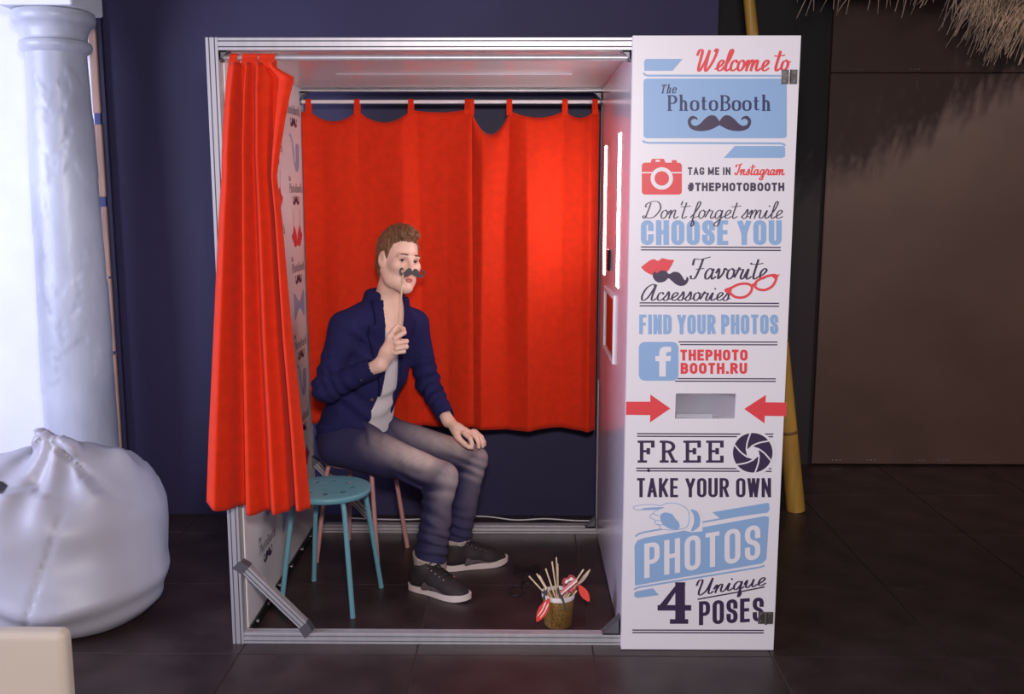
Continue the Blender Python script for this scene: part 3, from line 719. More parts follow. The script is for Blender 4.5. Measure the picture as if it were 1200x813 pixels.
def rrect(x0, x1, y0, y1, r, k=4): return [tuple(p) for p in rounded([(x0, y0), (x1, y0), (x1, y1), (x0, y1)], r, True, k)]

# ---- the print of the front panel, laid out in photograph units on the panel's own plane
def on_panel(layer):
    return lambda px, py: (lambda p: (p.x, FY - 0.0004 * layer, p.z))(at_y(px, py, FY))
def put(name, m, layer, fn, label=None):
    k = Ink(); fn(k); return k.build(name, on_panel(layer), m, front, label)
put('lettering', M_REDINK, 1, lambda k: write(k, 'Welcome to', 814, 926, 83, 25, 3.4, 1.3, 0.2))
def banner(k):
    k.poly([(757, 69), (800, 69), (788, 83), (755, 83), (754.5, 72)]); k.poly(rrect(754, 922, 92, 162, 4))
    k.poly([(848, 185), (861, 171), (918, 171), (920, 173), (920, 183), (917, 185)])
    k.ribbon([(754, 85.5), (756, 87.8), (760, 88.6), (922, 88.9)], lambda t: 2.4); k.ribbon([(753, 164.5), (755, 166.5), (760, 167.3), (914, 168), (918, 168.8), (920, 171)], lambda t: 2.4)
put('banner', M_BLUE, 1, banner)
put('lettering', M_NAVYINK, 2, lambda k: lay(k, 'The', SERIF, (773, 792, 99, 109.5), 1.7, 0.8, 0.10, italic=0.22))
put('lettering', M_NAVYINK, 2, lambda k: lay(k, 'PhotoBooth', SERIF, (781, 904, 111.5, 130), 3.1, 1.2, 0.10))
put('moustache_print', M_INK, 2, lambda k: k.poly(moustache((843, 144), 74, 19)))
def camera_icon(k):
    k.poly(rrect(752, 799, 190.5, 228, 4)); k.poly([(762, 191), (764, 186), (778, 186), (780, 191)]); k.poly(rrect(787, 793, 187.5, 191, 1))
put('camera_print', M_REDINK, 1, camera_icon)
def camera_lines(k):
    k.ribbon([(775.5 + 10.8*math.cos(a), 209 + 10.8*math.sin(a)) for a in np.linspace(0, 2*math.pi, 40)[:-1]], lambda t: 4.6, True)
    k.line((752, 202.3), (765, 202.3), 1.5); k.line((786, 202.3), (799, 202.3), 1.5); k.poly([(768, 189.5), (768.5, 187.2), (773, 187.2), (773.5, 189.5)])
put('camera_print', M_WHITEINK, 2, camera_lines)
put('lettering', M_INK, 1, lambda k: lay(k, 'TAG ME IN', SANS, (806, 856, 196, 205), 1.9, None, 0.35))
put('lettering', M_REDINK, 1, lambda k: write(k, 'Instagram', 861, 920, 205, 13, 2.0, 0.9, 0.15))
put('lettering', M_INK, 1, lambda k: lay(k, '#THEPHOTOBOOTH', SANS, (806, 919, 214, 224), 2.4, None, 0.30))
put('lettering', M_BLUE, 1, lambda k: lay(k, 'CHOOSE YOU', SANS, (751, 916, 258, 287), 6.6, 5.0, 0.30))
put('lettering', M_INK, 2, lambda k: write(k, "Don't forget smile", 752, 918, 256, 20, 1.7, 0.75, 0.22))
def rules(y, x0, x1, dy=2.2, sl=0.6):
    def f(k):
        for d in (-dy/1.3, dy/1.3): k.line((x0, y + d), (x1, y + d + sl), 1.5)
    put('double_rule', M_INK, 1, f)
rules(291, 751, 915); rules(356.5, 749.5, 913)
def lips(k):
    top = catmull([(751, 313), (760, 306), (766, 303.5), (771, 305.5), (776, 302.5), (783, 304), (790, 304.5)], 5); bot = catmull([(790, 304.5), (787, 311), (782, 318), (774, 322.5), (764, 322), (756, 318), (751, 313)], 5)
    k.poly(top + bot[1:-1])
put('lips_print', M_REDINK, 1, lips)
put('moustache_print', M_INK, 2, lambda k: k.poly(catmull([(765, 321), (767, 318), (770, 320), (774, 317), (780, 317.5), (784, 321), (789, 318.5), (795, 319), (799, 323), (802, 328), (804, 327), (804.5, 324), (807, 327), (804, 333), (798, 335), (792, 333), (786, 328), (783, 326), (779, 329.5), (772, 331), (767, 328), (765, 324)], 3, True)))
put('lettering', M_INK, 1, lambda k: write(k, 'Favorite', 808, 900, 327, 25, 2.7, 0.9, 0.2))
put('lettering', M_INK, 1, lambda k: write(k, 'Acsessories', 750, 857, 352, 19, 2.4, 0.85, 0.2))
def specs(k):
    def lens(cx, cy, tip): k.poly(catmull([tip[0]] + [(cx + dx, cy + dy) for dx, dy in tip[1]], 4, True))
    k.ribbon(catmull([(850, 340), (856, 337.5), (866, 333), (876, 332.5), (881, 336), (879, 343), (872, 348), (862, 348), (855, 343)], 5, True), lambda t: 3.0, True)
    k.ribbon(catmull([(884, 334), (888, 328.5), (899, 323.5), (909, 322.5), (909, 328), (905, 335), (897, 339.5), (889, 339), (885, 336)], 5, True), lambda t: 3.0, True)
    k.ribbon(catmull([(880, 336), (883, 333), (887, 333)], 4), lambda t: 2.6); k.poly([(849, 340), (858, 337), (857, 342)]); k.poly([(904, 323.5), (914, 321), (909, 328)])
put('spectacles_print', M_REDINK, 2, specs)
put('lettering', M_BLUE, 1, lambda k: lay(k, 'FIND YOUR PHOTOS', SANS, (749, 912, 368.5, 391.5), 4.4, 3.6, 0.30))
def rule_part(y, x0, x1):
    def f(k): k.line((x0, y), (x1, y + .3), 1.4)
    put('double_rule', M_INK, 1, f)
rule_part(400.5, 795, 911); rule_part(403.6, 797, 911); rule_part(443.5, 794, 909); rule_part(446.5, 791, 909)
put('badge_print', M_BLUE, 1, lambda k: k.poly(rrect(748.5, 795, 400.5, 446, 7)))
put('lettering', M_WHITEINK, 2, lambda k: k.poly([(772.5, 441), (772.5, 423), (768, 423), (768, 417), (772.5, 417)] + catmull([(772.5, 414), (773.5, 409), (778, 406.2), (786.5, 406.3)], 4) + [(786.5, 412), (783, 412.2), (780.8, 413.5), (780.6, 417), (786.3, 417), (785.6, 423), (780.4, 423), (780.2, 441)]))
put('lettering', M_REDINK, 1, lambda k: lay(k, 'THEPHOTO', SANS, (797, 876, 409.5, 422.5), 3.4, 3.0, 0.28))
put('lettering', M_REDINK, 1, lambda k: lay(k, 'BOOTH.RU', SANS, (797.5, 875.5, 425, 438), 3.4, 3.0, 0.30))
put('arrow', M_REDINK, 1, lambda k: k.poly([(733.8, 470.5), (762, 470.5), (762, 462), (785.5, 478.5), (761.5, 495), (762, 486.3), (733.4, 486)]))
put('arrow', M_REDINK, 1, lambda k: k.poly([(921.8, 471.5), (897, 471.2), (897.5, 462.5), (872, 479), (895.8, 496), (896.2, 487.2), (921.2, 487.5)]))
rules(509.5, 746.5, 906, 2.0); rules(550, 745.5, 904, 2.0)
put('lettering', M_INK, 1, lambda k: lay(k, 'FREE', SLAB, (746.5, 848, 516, 542), 4.2, 2.8, 0.28))
put('aperture_print', M_WHITEINK, 2, lambda k: k.disc((882, 530.5), 26.5))
put('aperture_print', M_INK, 3, lambda k: k.disc((882, 530.3), 23.2, n=48))
def blades(k):
    c = (882, 530.3); k.poly([(c[0] + 8.4*math.cos(a), c[1] + 8.4*math.sin(a)) for a in [0.35 + math.pi/3*i for i in range(6)]])
    for i in range(6):
        a = 0.35 + math.pi/3*i
        k.ribbon(catmull([(c[0] + 8.0*math.cos(a), c[1] + 8.0*math.sin(a)), (c[0] + 14*math.cos(a + .75), c[1] + 14*math.sin(a + .75)), (c[0] + 24*math.cos(a + 1.12), c[1] + 24*math.sin(a + 1.12))], 5), lambda t: 1.7)
put('aperture_print', M_WHITEINK, 4, blades)
put('lettering', M_INK, 1, lambda k: lay(k, 'TAKE YOUR OWN', SANS, (746, 903.5, 560, 582.5), 3.9, 2.9, 0.30))
put('mark', M_INK, 2, lambda k: k.disc((760, 551.2), 1.9))
# tilted banner with pointing hand
def tilt_banner(k):
    k.poly([(743.5, 639), (747, 633), (755, 630), (896, 604.5), (901, 605.5), (901, 610), (898, 655), (893, 660), (744, 686)])
    k.ribbon([(744.5, 628.5), (748, 625.5), (755, 623.3), (893, 599.5), (898, 598), (901.5, 594.5)], lambda t: 2.0); k.ribbon([(743, 690.5), (748, 688), (890, 664.5), (896, 662.5)], lambda t: 2.0)
    k.poly([(834.5, 600), (899, 589), (901.5, 590), (901.5, 598), (899, 600.5), (844.5, 608)])
    k.poly([(743, 695), (746, 692.5), (765, 689), (772, 697), (747, 700.5), (743.5, 699)])
put('banner', M_BLUE, 1, tilt_banner)
put('lettering', M_WHITEINK, 2, lambda k: lay(k, 'PHOTOS', SANS, (755, 891, 637, 677.5, -23), 6.2, 5.0, 0.42))
c4 = lambda pts: [(725 + x / 5.333, 490 + y / 5.333) for x, y in pts]
hand_out = catmull(c4([(92, 553), (150, 540), (220, 538), (262, 545), (300, 530), (360, 532), (420, 560), (440, 600), (436, 655), (420, 680), (380, 693), (320, 697), (262, 690), (258, 672), (236, 662), (224, 648), (228, 636), (200, 622), (196, 606), (212, 594), (224, 580), (250, 568), (180, 570), (110, 570)]), 4, True)
put('hand_print', M_WHITEINK, 2, lambda k: (k.poly(hand_out), k.poly(c4([(425, 562), (500, 575), (526, 610), (524, 705), (455, 712), (410, 700), (440, 640)]))))
def hand_lines(k):
    k.ribbon(hand_out, lambda t: 0.75, True)
    k.poly(catmull(c4([(258, 610), (275, 592), (300, 588), (335, 600), (350, 622), (378, 655), (374, 690), (330, 692), (300, 680), (270, 655)]), 4, True))
    k.poly(catmull(c4([(150, 562), (215, 556), (285, 556), (250, 568), (190, 570), (150, 568)]), 3, True))
    k.poly(catmull(c4([(448, 570), (485, 578), (506, 615), (504, 670), (470, 700), (452, 702), (470, 650), (466, 600)]), 4, True))
    for a in ([(228, 636), (262, 640)], [(232, 662), (282, 666)], [(212, 594), (250, 610)]): k.ribbon(c4(a), lambda t: .8)
put('hand_print', M_BLUE, 3, hand_lines)
put('lettering', M_INK, 1, lambda k: (k.line((797, 682), (797, 727), 11.5), k.poly([(770.5, 712), (793, 684), (798, 684), (781.5, 709)]), k.line((770.5, 712), (810, 712), 6.5), k.line((785, 728), (806.5, 728), 5.5), k.poly([(790, 683), (803, 682), (803, 686)])))
put('lettering', M_INK, 1, lambda k: write(k, 'Unique', 815, 898, 698, 18, 2.5, 0.95, 0.2, -13))
put('double_rule', M_INK, 1, lambda k: (k.line((817.5, 702), (865, 693.5), 1.6), k.line((868, 693), (896, 687.5), 1.6)))
put('lettering', M_INK, 1, lambda k: lay(k, 'POSES', SANS, (819, 895, 704.5, 732.5, -5), 5.0, 4.0, 0.34))
rules(739.5, 741, 895, 1.9, 0.4)

# ---- the repeating print of the left side panel
def on_side(y0, z0): return lambda u, v: (0.0465, y0 + u, z0 - v)
SIDE = 0.034
def side_print(name, m, y, z, fn):
    k = Ink(); fn(k); k.build(name, on_side(y, z), m, left_board)
def logo(y, z):
    side_print('lettering', M_INK, y, z, lambda k: (lay(k, 'PhotoBooth', SERIF, (-.115, .115, -.022, .016), .0055, .0024, 0.10), lay(k, 'The', SERIF, (-.125, -.085, -.052, -.032), .004, .002, 0.1, italic=.2)))
    side_print('moustache_print', M_INK, y, z, lambda k: k.poly(moustache((0, .048), .125, .040)))
def pipe(k):
    k.poly(catmull([(-.085, -.078), (-.05, -.07), (-.02, -.03), (.0, .03), (.018, .04)], 4) + catmull([(.020, -.035), (.052, -.042), (.085, -.035)], 3) + catmull([(.085, -.03), (.082, .03), (.062, .07), (.03, .078), (.0, .066), (-.025, .02), (-.045, -.035), (-.065, -.062), (-.085, -.066)], 4))
def bra(k):
    for s_ in (-1, 1):
        k.poly(catmull([(0, .055), (s_*.02, .005), (s_*.06, -.02), (s_*.075, .03), (s_*.06, .062), (s_*.03, .07)], 4, True)); k.ribbon([(s_*.058, -.01), (s_*.07, -.09)], lambda t: .006); k.poly([(s_*.06, .0), (s_*.10, .02), (s_*.085, .05)])
def bow(k): k.poly(catmull([(-.09, -.06), (-.02, -.02), (.02, -.02), (.09, -.06), (.095, 0), (.09, .06), (.02, .02), (-.02, .02), (-.09, .06), (-.095, 0)], 3, True))
fns = [('pipe_print', M_BLUE, pipe), ('bra_print', M_REDINK, bra), ('bow_tie_print', M_BLUE, bow)]
for ci, y in enumerate((0.99, 0.66, 0.33)):
    for r in range(6):
        z = (1.905, 1.580, 1.245, 0.915, 0.585, 0.255)[r] - (0.165 if ci % 2 else 0)
        if 0.2 < z < 1.95: logo(y, z)
        nm, mm_, fn = fns[(r + ci) % 3]; z2 = (1.730, 1.405, 1.085, 0.755, 0.425)[r] if r < 5 else None
        if z2 and 0.2 < z2 - (0.165 if ci % 2 else 0): side_print(nm, mm_, y, z2 - (0.165 if ci % 2 else 0), fn)
# ------------------------------------------------------------------ curtains
M_RED = mat('red_curtain_cloth', srgb(214, 48, 18), 0.85, var=0.06, vscale=30, bump=0.10, bscale=420, sheen=0.05, spec=0.15)
def sheet(name, fn, nu, nv, m, parent, thick=0.0018):
    b = MB()
    for j in range(nv + 1):
        for i in range(nu + 1): b.v.append(tuple(fn(i / nu, j / nv)))
    for j in range(nv):
        for i in range(nu): b.f.append((j*(nu+1)+i, j*(nu+1)+i+1, (j+1)*(nu+1)+i+1, (j+1)*(nu+1)+i))
    o = b.build(name, m, parent, fix=False)
    o.data.polygons.foreach_set('use_smooth', [True] * len(o.data.polygons))
    s_ = o.modifiers.new('cloth thickness', 'SOLIDIFY'); s_.thickness = thick; s_.offset = 0
    return o
def tab_loop(x, w, yr, zr, r, ztop, parent, m, yf):
    """a strip of cloth looped over the rod"""
    prof = [(yf, ztop - .02), (yf - .001, ztop)] + [(yr - r * math.cos(a), zr + r * math.sin(a)) for a in np.linspace(0, math.pi, 9)] + [(yr + r, ztop), (yr + r - .002, ztop - .015)]
    b = MB()
    for (y, z) in prof: b.v += [(x - w/2, y, z), (x + w/2, y, z)]
    for i in range(len(prof) - 1): b.f.append((2*i, 2*i+1, 2*i+3, 2*i+2))
    o = b.build('tab', m, parent, fix=False); s_ = o.modifiers.new('cloth thickness', 'SOLIDIFY'); s_.thickness = 0.002; s_.offset = 0
    return o
# back curtains: two panels on the rear rod
def back_curtain(name, label, x0, x1, tabs, sags, folds, zb, seed):
    c = thing(name, ((x0 + x1) / 2, 1.125, zb), label, 'curtain', None)
    def ztop(x):
        for i in range(len(tabs) - 1):
            if tabs[i] <= x <= tabs[i+1]:
                t = (x - tabs[i]) / (tabs[i+1] - tabs[i]); return 1.922 - sags[i] * (4*t*(1-t)) ** 0.85
        return 1.922 - 0.01
    xs0 = np.linspace(x0 - .05, x1 + .05, 600); zz = np.interp(xs0, [p[0] for p in folds], [p[1] for p in folds])
    ker = np.exp(-(np.arange(-24, 25) * (xs0[1] - xs0[0]) / 0.0075) ** 2); zz = np.convolve(np.pad(zz, 24, 'edge'), ker / ker.sum(), 'valid')
    def fold(x, v):      # flat pleat facets with soft edges, a little looser towards the hem
        return float(np.interp(x + 0.012 * v * math.sin(9 * x + seed), xs0, zz)) * min(1.0, 0.45 + 1.6 * v) * (1 + 0.15 * v)
    def fn(u, v):
        x = x0 + (x1 - x0) * u; zt = ztop(x); sag = 1.922 - zt
        z = zt + (zb - zt) * v + 0.006 * v * math.sin(x * 17 + seed)
        y = 1.146 + fold(x, v) - 0.5 * sag * v / 0.06 * math.exp(1 - v / 0.06) * 0.55 + 0.0015 * math.sin(x * 60 + 2 * math.sin(v * 5) + seed)
        return (x + 0.006 * v * math.sin(x * 25 + seed), min(y, 1.150), z)
    sheet('cloth', fn, 240, 60, M_RED, c)
    for x in tabs: tab_loop(x, 0.024, 1.135, 1.955, 0.0115, 1.917, c, M_RED, 1.1235 + fold(x, 0))
    return c
back_curtain('back_curtain', 'red tab-top curtain behind the seated man, left panel of the rear pair', 0.049, 0.792, [0.082, 0.294, 0.528, 0.774], [0.050, 0.055, 0.012],
    [(0.059, -0.025), (0.139, -0.002), (0.203, -0.022), (0.364, -0.026), (0.493, -0.066), (0.553, -0.016), (0.686, -0.030), (0.779, -0.075)], 0.520, 0.3)
back_curtain('back_curtain', 'red tab-top curtain with deep soft folds, right panel of the rear pair', 0.782, 1.346, [0.790, 0.955, 1.196, 1.326], [0.105, 0.035, 0.035],
    [(0.779, -0.012), (0.839, -0.055), (0.940, -0.004), (1.029, -0.066), (1.185, -0.002), (1.278, -0.034), (1.307, -0.060), (1.349, -0.012)], 0.503, 1.1)
# front curtain bunched at the left post
fc = thing('front_curtain', (0.13, -0.05, 0.49), 'red curtain gathered at the left front post of the booth', 'curtain')
ZT = [2.0, 1.955, 1.922, 1.80, 1.612, 1.474, 1.096, 0.78, 0.50]
LX = [.070, .069, .068, .062, .052, .037, .006, -.020, -.040]
RX = [.212, .214, .217, .224, .232, .244, .266, .292, .310]
FLAP = [0, .012, .072, .040, .0, 0, 0, 0, 0]
fold_c = [(0.13, 0.11, 1.0), (0.31, 0.05, -1.2), (0.45, .10, .8), (0.58, .04, -.45), (0.68, .07, .6), (0.825, .022, -1.3), (0.91, .06, .6)]
def fcurt(u, v):
    zb = 0.512 + 0.035 * max(0, 0.32 - u) / 0.32 * (1 if u < .30 else 0) + (0.012 if u > .84 else 0)
    z = 1.972 + (zb - 1.972) * v
    L, R = interp(-z, [-a for a in ZT], LX), interp(-z, [-a for a in ZT], RX)
    yc = interp(v, [0, .06, .2, 1], [.006, -.026, -.060, -.085]); A = interp(v, [0, .1, .5, 1], [.018, .032, .045, .062])
    y = 0; xs_ = 0
    for (c, w, s_) in fold_c:
        cc = c + 0.03 * (1 - v) * math.sin(c * 9); e = math.exp(-((u - cc) / w) ** 2); y -= s_ * e
        xs_ += -s_ * (u - cc) / w * e * 0.022
    y += 0.10 * math.sin(u * 23 + 3 * v) * (1 - v * .5)
    if u > .82: y -= 0.5 * interp(v, [0, .08, .3], [.6, .8, 0]) * (u - .82) / .18
    fl = interp(-z, [-a for a in ZT], FLAP) * max(0, (u - .76) / .24)
    return (L + (R - L) * (u + xs_) + fl, min(yc + A * y, interp(v, [0, .05, .12], [.014, .0, -.008])), z)
sheet('cloth', fcurt, 220, 90, M_RED, fc)
for x in (0.085, 0.125, 0.150, 0.180, 0.205): tab_loop(x, 0.026, 0.022, 1.990, 0.0125, 1.975, fc, M_RED, 0.002)

# ------------------------------------------------------------------ stools
def make_stool(name, label, loc, rot, m):
    t = thing(name, (0, 0, 0), label, 'stool', 'round metal stools in the booth')
    # seat with drilled holes
    s_ = MB(); R0 = 0.160
    hs = [(0.088 * math.cos(a), 0.088 * math.sin(a)) for a in [2*math.pi*k/8 for k in range(8)]]
    bm = bmesh.new()
    ring = lambda r, z, n, cx=0, cy=0: [bm.verts.new((cx + r * math.cos(2*math.pi*k/n), cy + r * math.sin(2*math.pi*k/n), z)) for k in range(n)]
    edges = []
    for z in (0.450,):
        o = ring(R0 - .008, z, 48); loops = [o] + [ring(0.0125, z, 14, cx, cy) for cx, cy in hs]
        for l in loops: edges += [bm.edges.new((l[i], l[(i+1) % len(l)])) for i in range(len(l))]
    bmesh.ops.triangle_fill(bm, use_beauty=True, use_dissolve=False, edges=edges)
    for f in list(bm.faces):
        c = f.calc_center_median()
        if any((c.x - hx) ** 2 + (c.y - hy) ** 2 < 0.01245 ** 2 for hx, hy in hs): bm.faces.remove(f)
    prev = loops[0]
    for (r, z) in ((R0 - .003, .4485), (R0, .444), (R0 - .002, .432), (R0 - .006, .428)):
        nxt = ring(r, z, 48)
        for i in range(48): bm.faces.new((prev[i], prev[(i+1) % 48], nxt[(i+1) % 48], nxt[i]))
        prev = nxt
    for l in loops[1:]:
        low = [bm.verts.new((v.co.x, v.co.y, 0.4472)) for v in l]; n_ = len(l)
        for i in range(n_): bm.faces.new((l[i], l[(i+1) % n_], low[(i+1) % n_], low[i]))
    bmesh.ops.recalc_face_normals(bm, faces=bm.faces)
    me = bpy.data.meshes.new('seat'); bm.to_mesh(me); bm.free()
    me.polygons.foreach_set('use_smooth', [True] * len(me.polygons)); me.set_sharp_from_angle(angle=math.radians(50))
    link('seat', me, m, t)
    for k in range(4):
        a = rot + k * math.pi / 2; c, s2 = math.cos(a), math.sin(a)
        rr = [(0.03, .4255), (0.105, .4255), (0.128, .4235), (0.142, .412), (0.149, .39), (0.206, 0.004)]
        pts = catmull([(r * c, r * s2, z) for r, z in rr[:5]], 4) + [(rr[5][0] * c, rr[5][1] and rr[5][0] * s2, rr[5][1])]
        l = MB().tube(pts, 0.0098, 12).build('leg', m, t, smooth=60)
        MB().tube([(rr[5][0] * c, rr[5][0] * s2, 0.0), (rr[5][0] * c, rr[5][0] * s2, 0.010)], 0.0105, 12).build('foot_cap', m, l, smooth=True)
    t.location = loc
    return t
make_stool('round_stool', 'teal metal stool with a round perforated seat, empty, beside the front curtain', (0.275, 0.392, 0), math.radians(-58), mat('teal_enamel', srgb(104, 158, 170), 0.4))
make_stool('round_stool', 'pale pink metal stool with the man sitting on it', (0.318, 0.862, 0), math.radians(-63), mat('pink_enamel', srgb(196, 138, 136), 0.42))

# ------------------------------------------------------------------ bucket of paper props
PX, PY = 1.146, 0.165
def pot_at(px, py, y): return at_y(px, py, y + 0.06)
bk = thing('prop_pot', (PX, PY, 0), 'gold glittery pot with a white rim holding paper props on sticks', 'pot')
M_GOLD = mat('gold_glitter', srgb(150, 112, 58), 0.5, 0.35, var=0.45, vscale=160, bump=0.4, bscale=220)
MB().lathe([(0, .002), (.046, .002), (.0495, .006), (.0575, .110), (.0575, .113), (.0545, .113), (.047, .008), (0, .008)], (PX, PY, 0), 40).build('pot_body', M_GOLD, bk, smooth=True)
MB().lathe([(.0578, .109), (.0595, .1095), (.061, .123), (.060, .126), (.0555, .126), (.0545, .110)], (PX, PY, 0), 40).build('rim', mat('white_rim', srgb(226, 216, 214), 0.4), bk, smooth=True)
M_STICK = mat('pale_wood_stick', srgb(222, 196, 160), 0.6, var=0.1, vscale=40)
M_CARD_R = mat('red_card', srgb(214, 40, 22), 0.55); M_CARD_D = mat('dark_red_card', srgb(150, 20, 26), 0.5); M_CARD_W = mat('white_card', srgb(232, 214, 210), 0.5); M_CARD_P = mat('pink_card', srgb(214, 110, 116), 0.5); M_CARD_K = mat('black_card', srgb(26, 20, 24), 0.5)
def card(name, outline, c, w, up, nrm, m, parent, off=0.0, th=0.0016):
    n = Vector(nrm).normalized(); u = Vector(up); u = (u - n * u.dot(n)).normalized(); r = u.cross(n)
    # outline in units of w, x right as seen from the front
    fr = lambda a, b: Vector(c) + r * (-a * w) * -1 + u * (b * w) + n * (off + th)
    bk_ = lambda a, b: Vector(c) + r * (-a * w) * -1 + u * (b * w) + n * off
    return MB().prism(outline, fr, bk_).build(name, m, parent)
def stick(base, tip, parent, r=0.0028): return MB().tube([base, tip], r, 8).build('stick', M_STICK, parent, smooth=True)
def pot_base(a, rr=0.035, z=0.012): return Vector((PX + rr * math.cos(a), PY + rr * math.sin(a), z))
VN = Vector((-0.03, -1, 0.28))
sticks = [((620, 675), .115, 0.0), ((629, 672), .155, .6), ((632, 674), .15, .4), ((639.5, 666), .12, 1.3), ((647, 658), .10, 1.8), ((652, 653), .11, 2.4), ((653.5, 660), .13, 3.0)]
plain_l = ['pale stick leaning furthest left in the prop pot', 'pale stick second from the left in the prop pot', 'short pale stick third from the left in the prop pot', 'pale stick fourth from the left in the prop pot', 'tall upright pale stick left of the tallest in the prop pot', 'tallest pale stick standing upright in the prop pot', 'pale stick close behind the tallest one in the prop pot']
for i, ((px, py), y, a) in enumerate(sticks):
    tip = pot_at(px, py, y); k = thing('prop_stick', tip.lerp(Vector((PX, PY, 0.01)), 1.0), plain_l[i], 'prop stick', 'paper props in the pot')
    base = Vector((PX - (tip.x - PX) * 0.45, PY - (tip.y - PY) * .35, 0.012)); stick(base, tip, k)
def prop(tip, y, cards, label, base=None):
    t = pot_at(*tip, y); k = thing('paper_prop', (PX, PY, 0.012), label, 'paper prop', 'paper props in the pot')
    b = base or Vector((PX - (t.x - PX) * 0.4, PY - (t.y - PY) * .3, 0.014)); stick(b, t, k); return k, t
leaf = lambda: catmull([(0, 1), (.24, .55), (.36, 0), (.27, -.55), (0, -1), (-.27, -.55), (-.36, 0), (-.24, .55)], 4, True)
lipsh = lambda: catmull([(-1, 0), (-.45, .36), (-.18, .46), (0, .36), (.18, .46), (.45, .36), (1, 0), (.5, -.38), (0, -.5), (-.5, -.38)], 4, True)
# lips with teeth and tongue
k, t = prop((668, 683), .09, None, 'paper open mouth with teeth and tongue standing in the prop pot')
c = pot_at(668, 684, .085); up = Vector((-.45, 0, 1))
mouth = catmull([(-.72, -.1), (-.66, .5), (-.30, .78), (0, .66), (.34, .84), (.72, .5), (.74, -.05), (.45, -.6), (0, -.98), (-.45, -.7)], 4, True)
mo = card('lips_card', mouth, c, .036, up, VN, M_CARD_D, k)
card('mouth_opening', catmull([(-.48, -.1), (-.4, .30), (0, .42), (.5, .32), (.52, -.1), (.2, -.55), (-.2, -.55)], 4, True), c, .036, up, VN, M_CARD_K, mo, .0018, .0006)
card('teeth', catmull([(-.44, .30), (-.2, .52), (.1, .46), (.36, .56), (.54, .30), (.3, .24), (0, .30), (-.25, .20)], 4, True), c, .036, up, VN, M_CARD_W, mo, .0026, .0006)
card('tongue', catmull([(-.3, -.05), (-.05, .16), (.2, .05), (.14, -.35), (-.12, -.72), (-.34, -.5)], 4, True), c, .036, up, VN, M_CARD_P, mo, .0034, .0008)
# striped tie-like stripes to its lower right
k, t = prop((676, 684), .075, None, 'pink and white striped paper strip beside the open mouth in the pot')
a_, b_ = pot_at(656, 697, .062), pot_at(676, 680, .07)
ud = (b_ - a_)
for q, (o_, mm_) in enumerate(((-.006, M_CARD_P), (0.0, M_CARD_W), (.006, M_CARD_D))):
    card('stripe', [(-.09, -1), (.09, -1), (.09, 1), (-.09, 1)], (a_ + b_) / 2 + Vector((ud.z, 0, -ud.x)).normalized() * o_, ud.length / 2, ud, VN, mm_, k, q * .0004)
# lower left lips, striped
k, t = prop((641, 700), .06, None, 'red and white striped paper lips hanging over the left of the pot')
a_, b_ = pot_at(630, 726, .045), pot_at(643, 703, .04)
lc = card('lips_card', leaf(), (a_ + b_) / 2, (b_ - a_).length / 2 * 1.1, b_ - a_, VN, M_CARD_R, k)
for q in (-.13, .1): card('white_stripe', catmull([(q - .03, -.6), (q + .03, -.5), (q + .10, 0), (q + .05, .6), (q - .02, .5), (q + .03, 0)], 3, True), (a_ + b_) / 2, (b_ - a_).length / 2 * 1.1, b_ - a_, VN, M_CARD_W, lc, .0018, .0006)
# right leaf shaped lips
k, t = prop((676, 692), .07, None, 'plain orange-red paper lips hanging over the right of the pot')
a_, b_ = pot_at(690.5, 704.5, .06), pot_at(678, 685, .075)
card('lips_card', [(x * 1.15, y) for x, y in leaf()], (a_ + b_) / 2, (b_ - a_).length / 2, b_ - a_, VN, M_CARD_R, k)
# right sticks with pale card
k, t = prop((684, 667), .12, None, 'pale stick leaning right in the prop pot')
k, t = prop((691, 668), .13, None, 'flat pale wooden spatula leaning furthest right in the prop pot')
a_, b_ = pot_at(679, 684, .12), pot_at(691.5, 667, .13)
card('blade', [(x * .55, y) for x, y in leaf()], (a_ + b_) / 2, (b_ - a_).length / 2 * 1.05, b_ - a_, VN, mat('grey_card', srgb(176, 152, 134), .6), k)
# black bow and dark moustache by the rim
k, t = prop((637, 690), .055, None, 'black and white paper bow tie leaning at the left rim of the pot')
c = pot_at(638, 695, .045); card('bow_card', catmull([(-.35, 1), (.1, .35), (.4, .9), (.45, -.2), (.15, -.3), (.3, -1), (-.3, -.9), (-.1, -.2), (-.5, .1)], 3, True), c, .022, (0.1, 0, 1), VN, M_CARD_K, k)
for (dx, dz) in ((-.006, .012), (.003, -.004), (-.004, -.016)): card('white_patch', [(-.3, -.6), (.3, -.5), (.25, .6), (-.25, .5)], c + Vector((dx, 0, dz)), .007, (0.3, 0, 1), VN, M_CARD_W, k, .002, .0006)
k, t = prop((655, 690), .06, None, 'black paper moustache prop hanging over the front rim of the pot')
pts = [pot_at(x, y, yy) for x, y, yy in ((653, 689, .055), (657, 696, .042), (661, 707, .036), (665, 714, .037))]
card('moustache_card', catmull([(-.12, -1), (.02, -.5), (.10, 0), (.06, .6), (0.14, 1), (-.10, .9), (-.14, .2), (-.10, -.4), (-.26, -.9)], 4, True), (pts[0] + pts[3]) / 2, (pts[0] - pts[3]).length / 2, pts[0] - pts[3], VN, M_CARD_K, k)

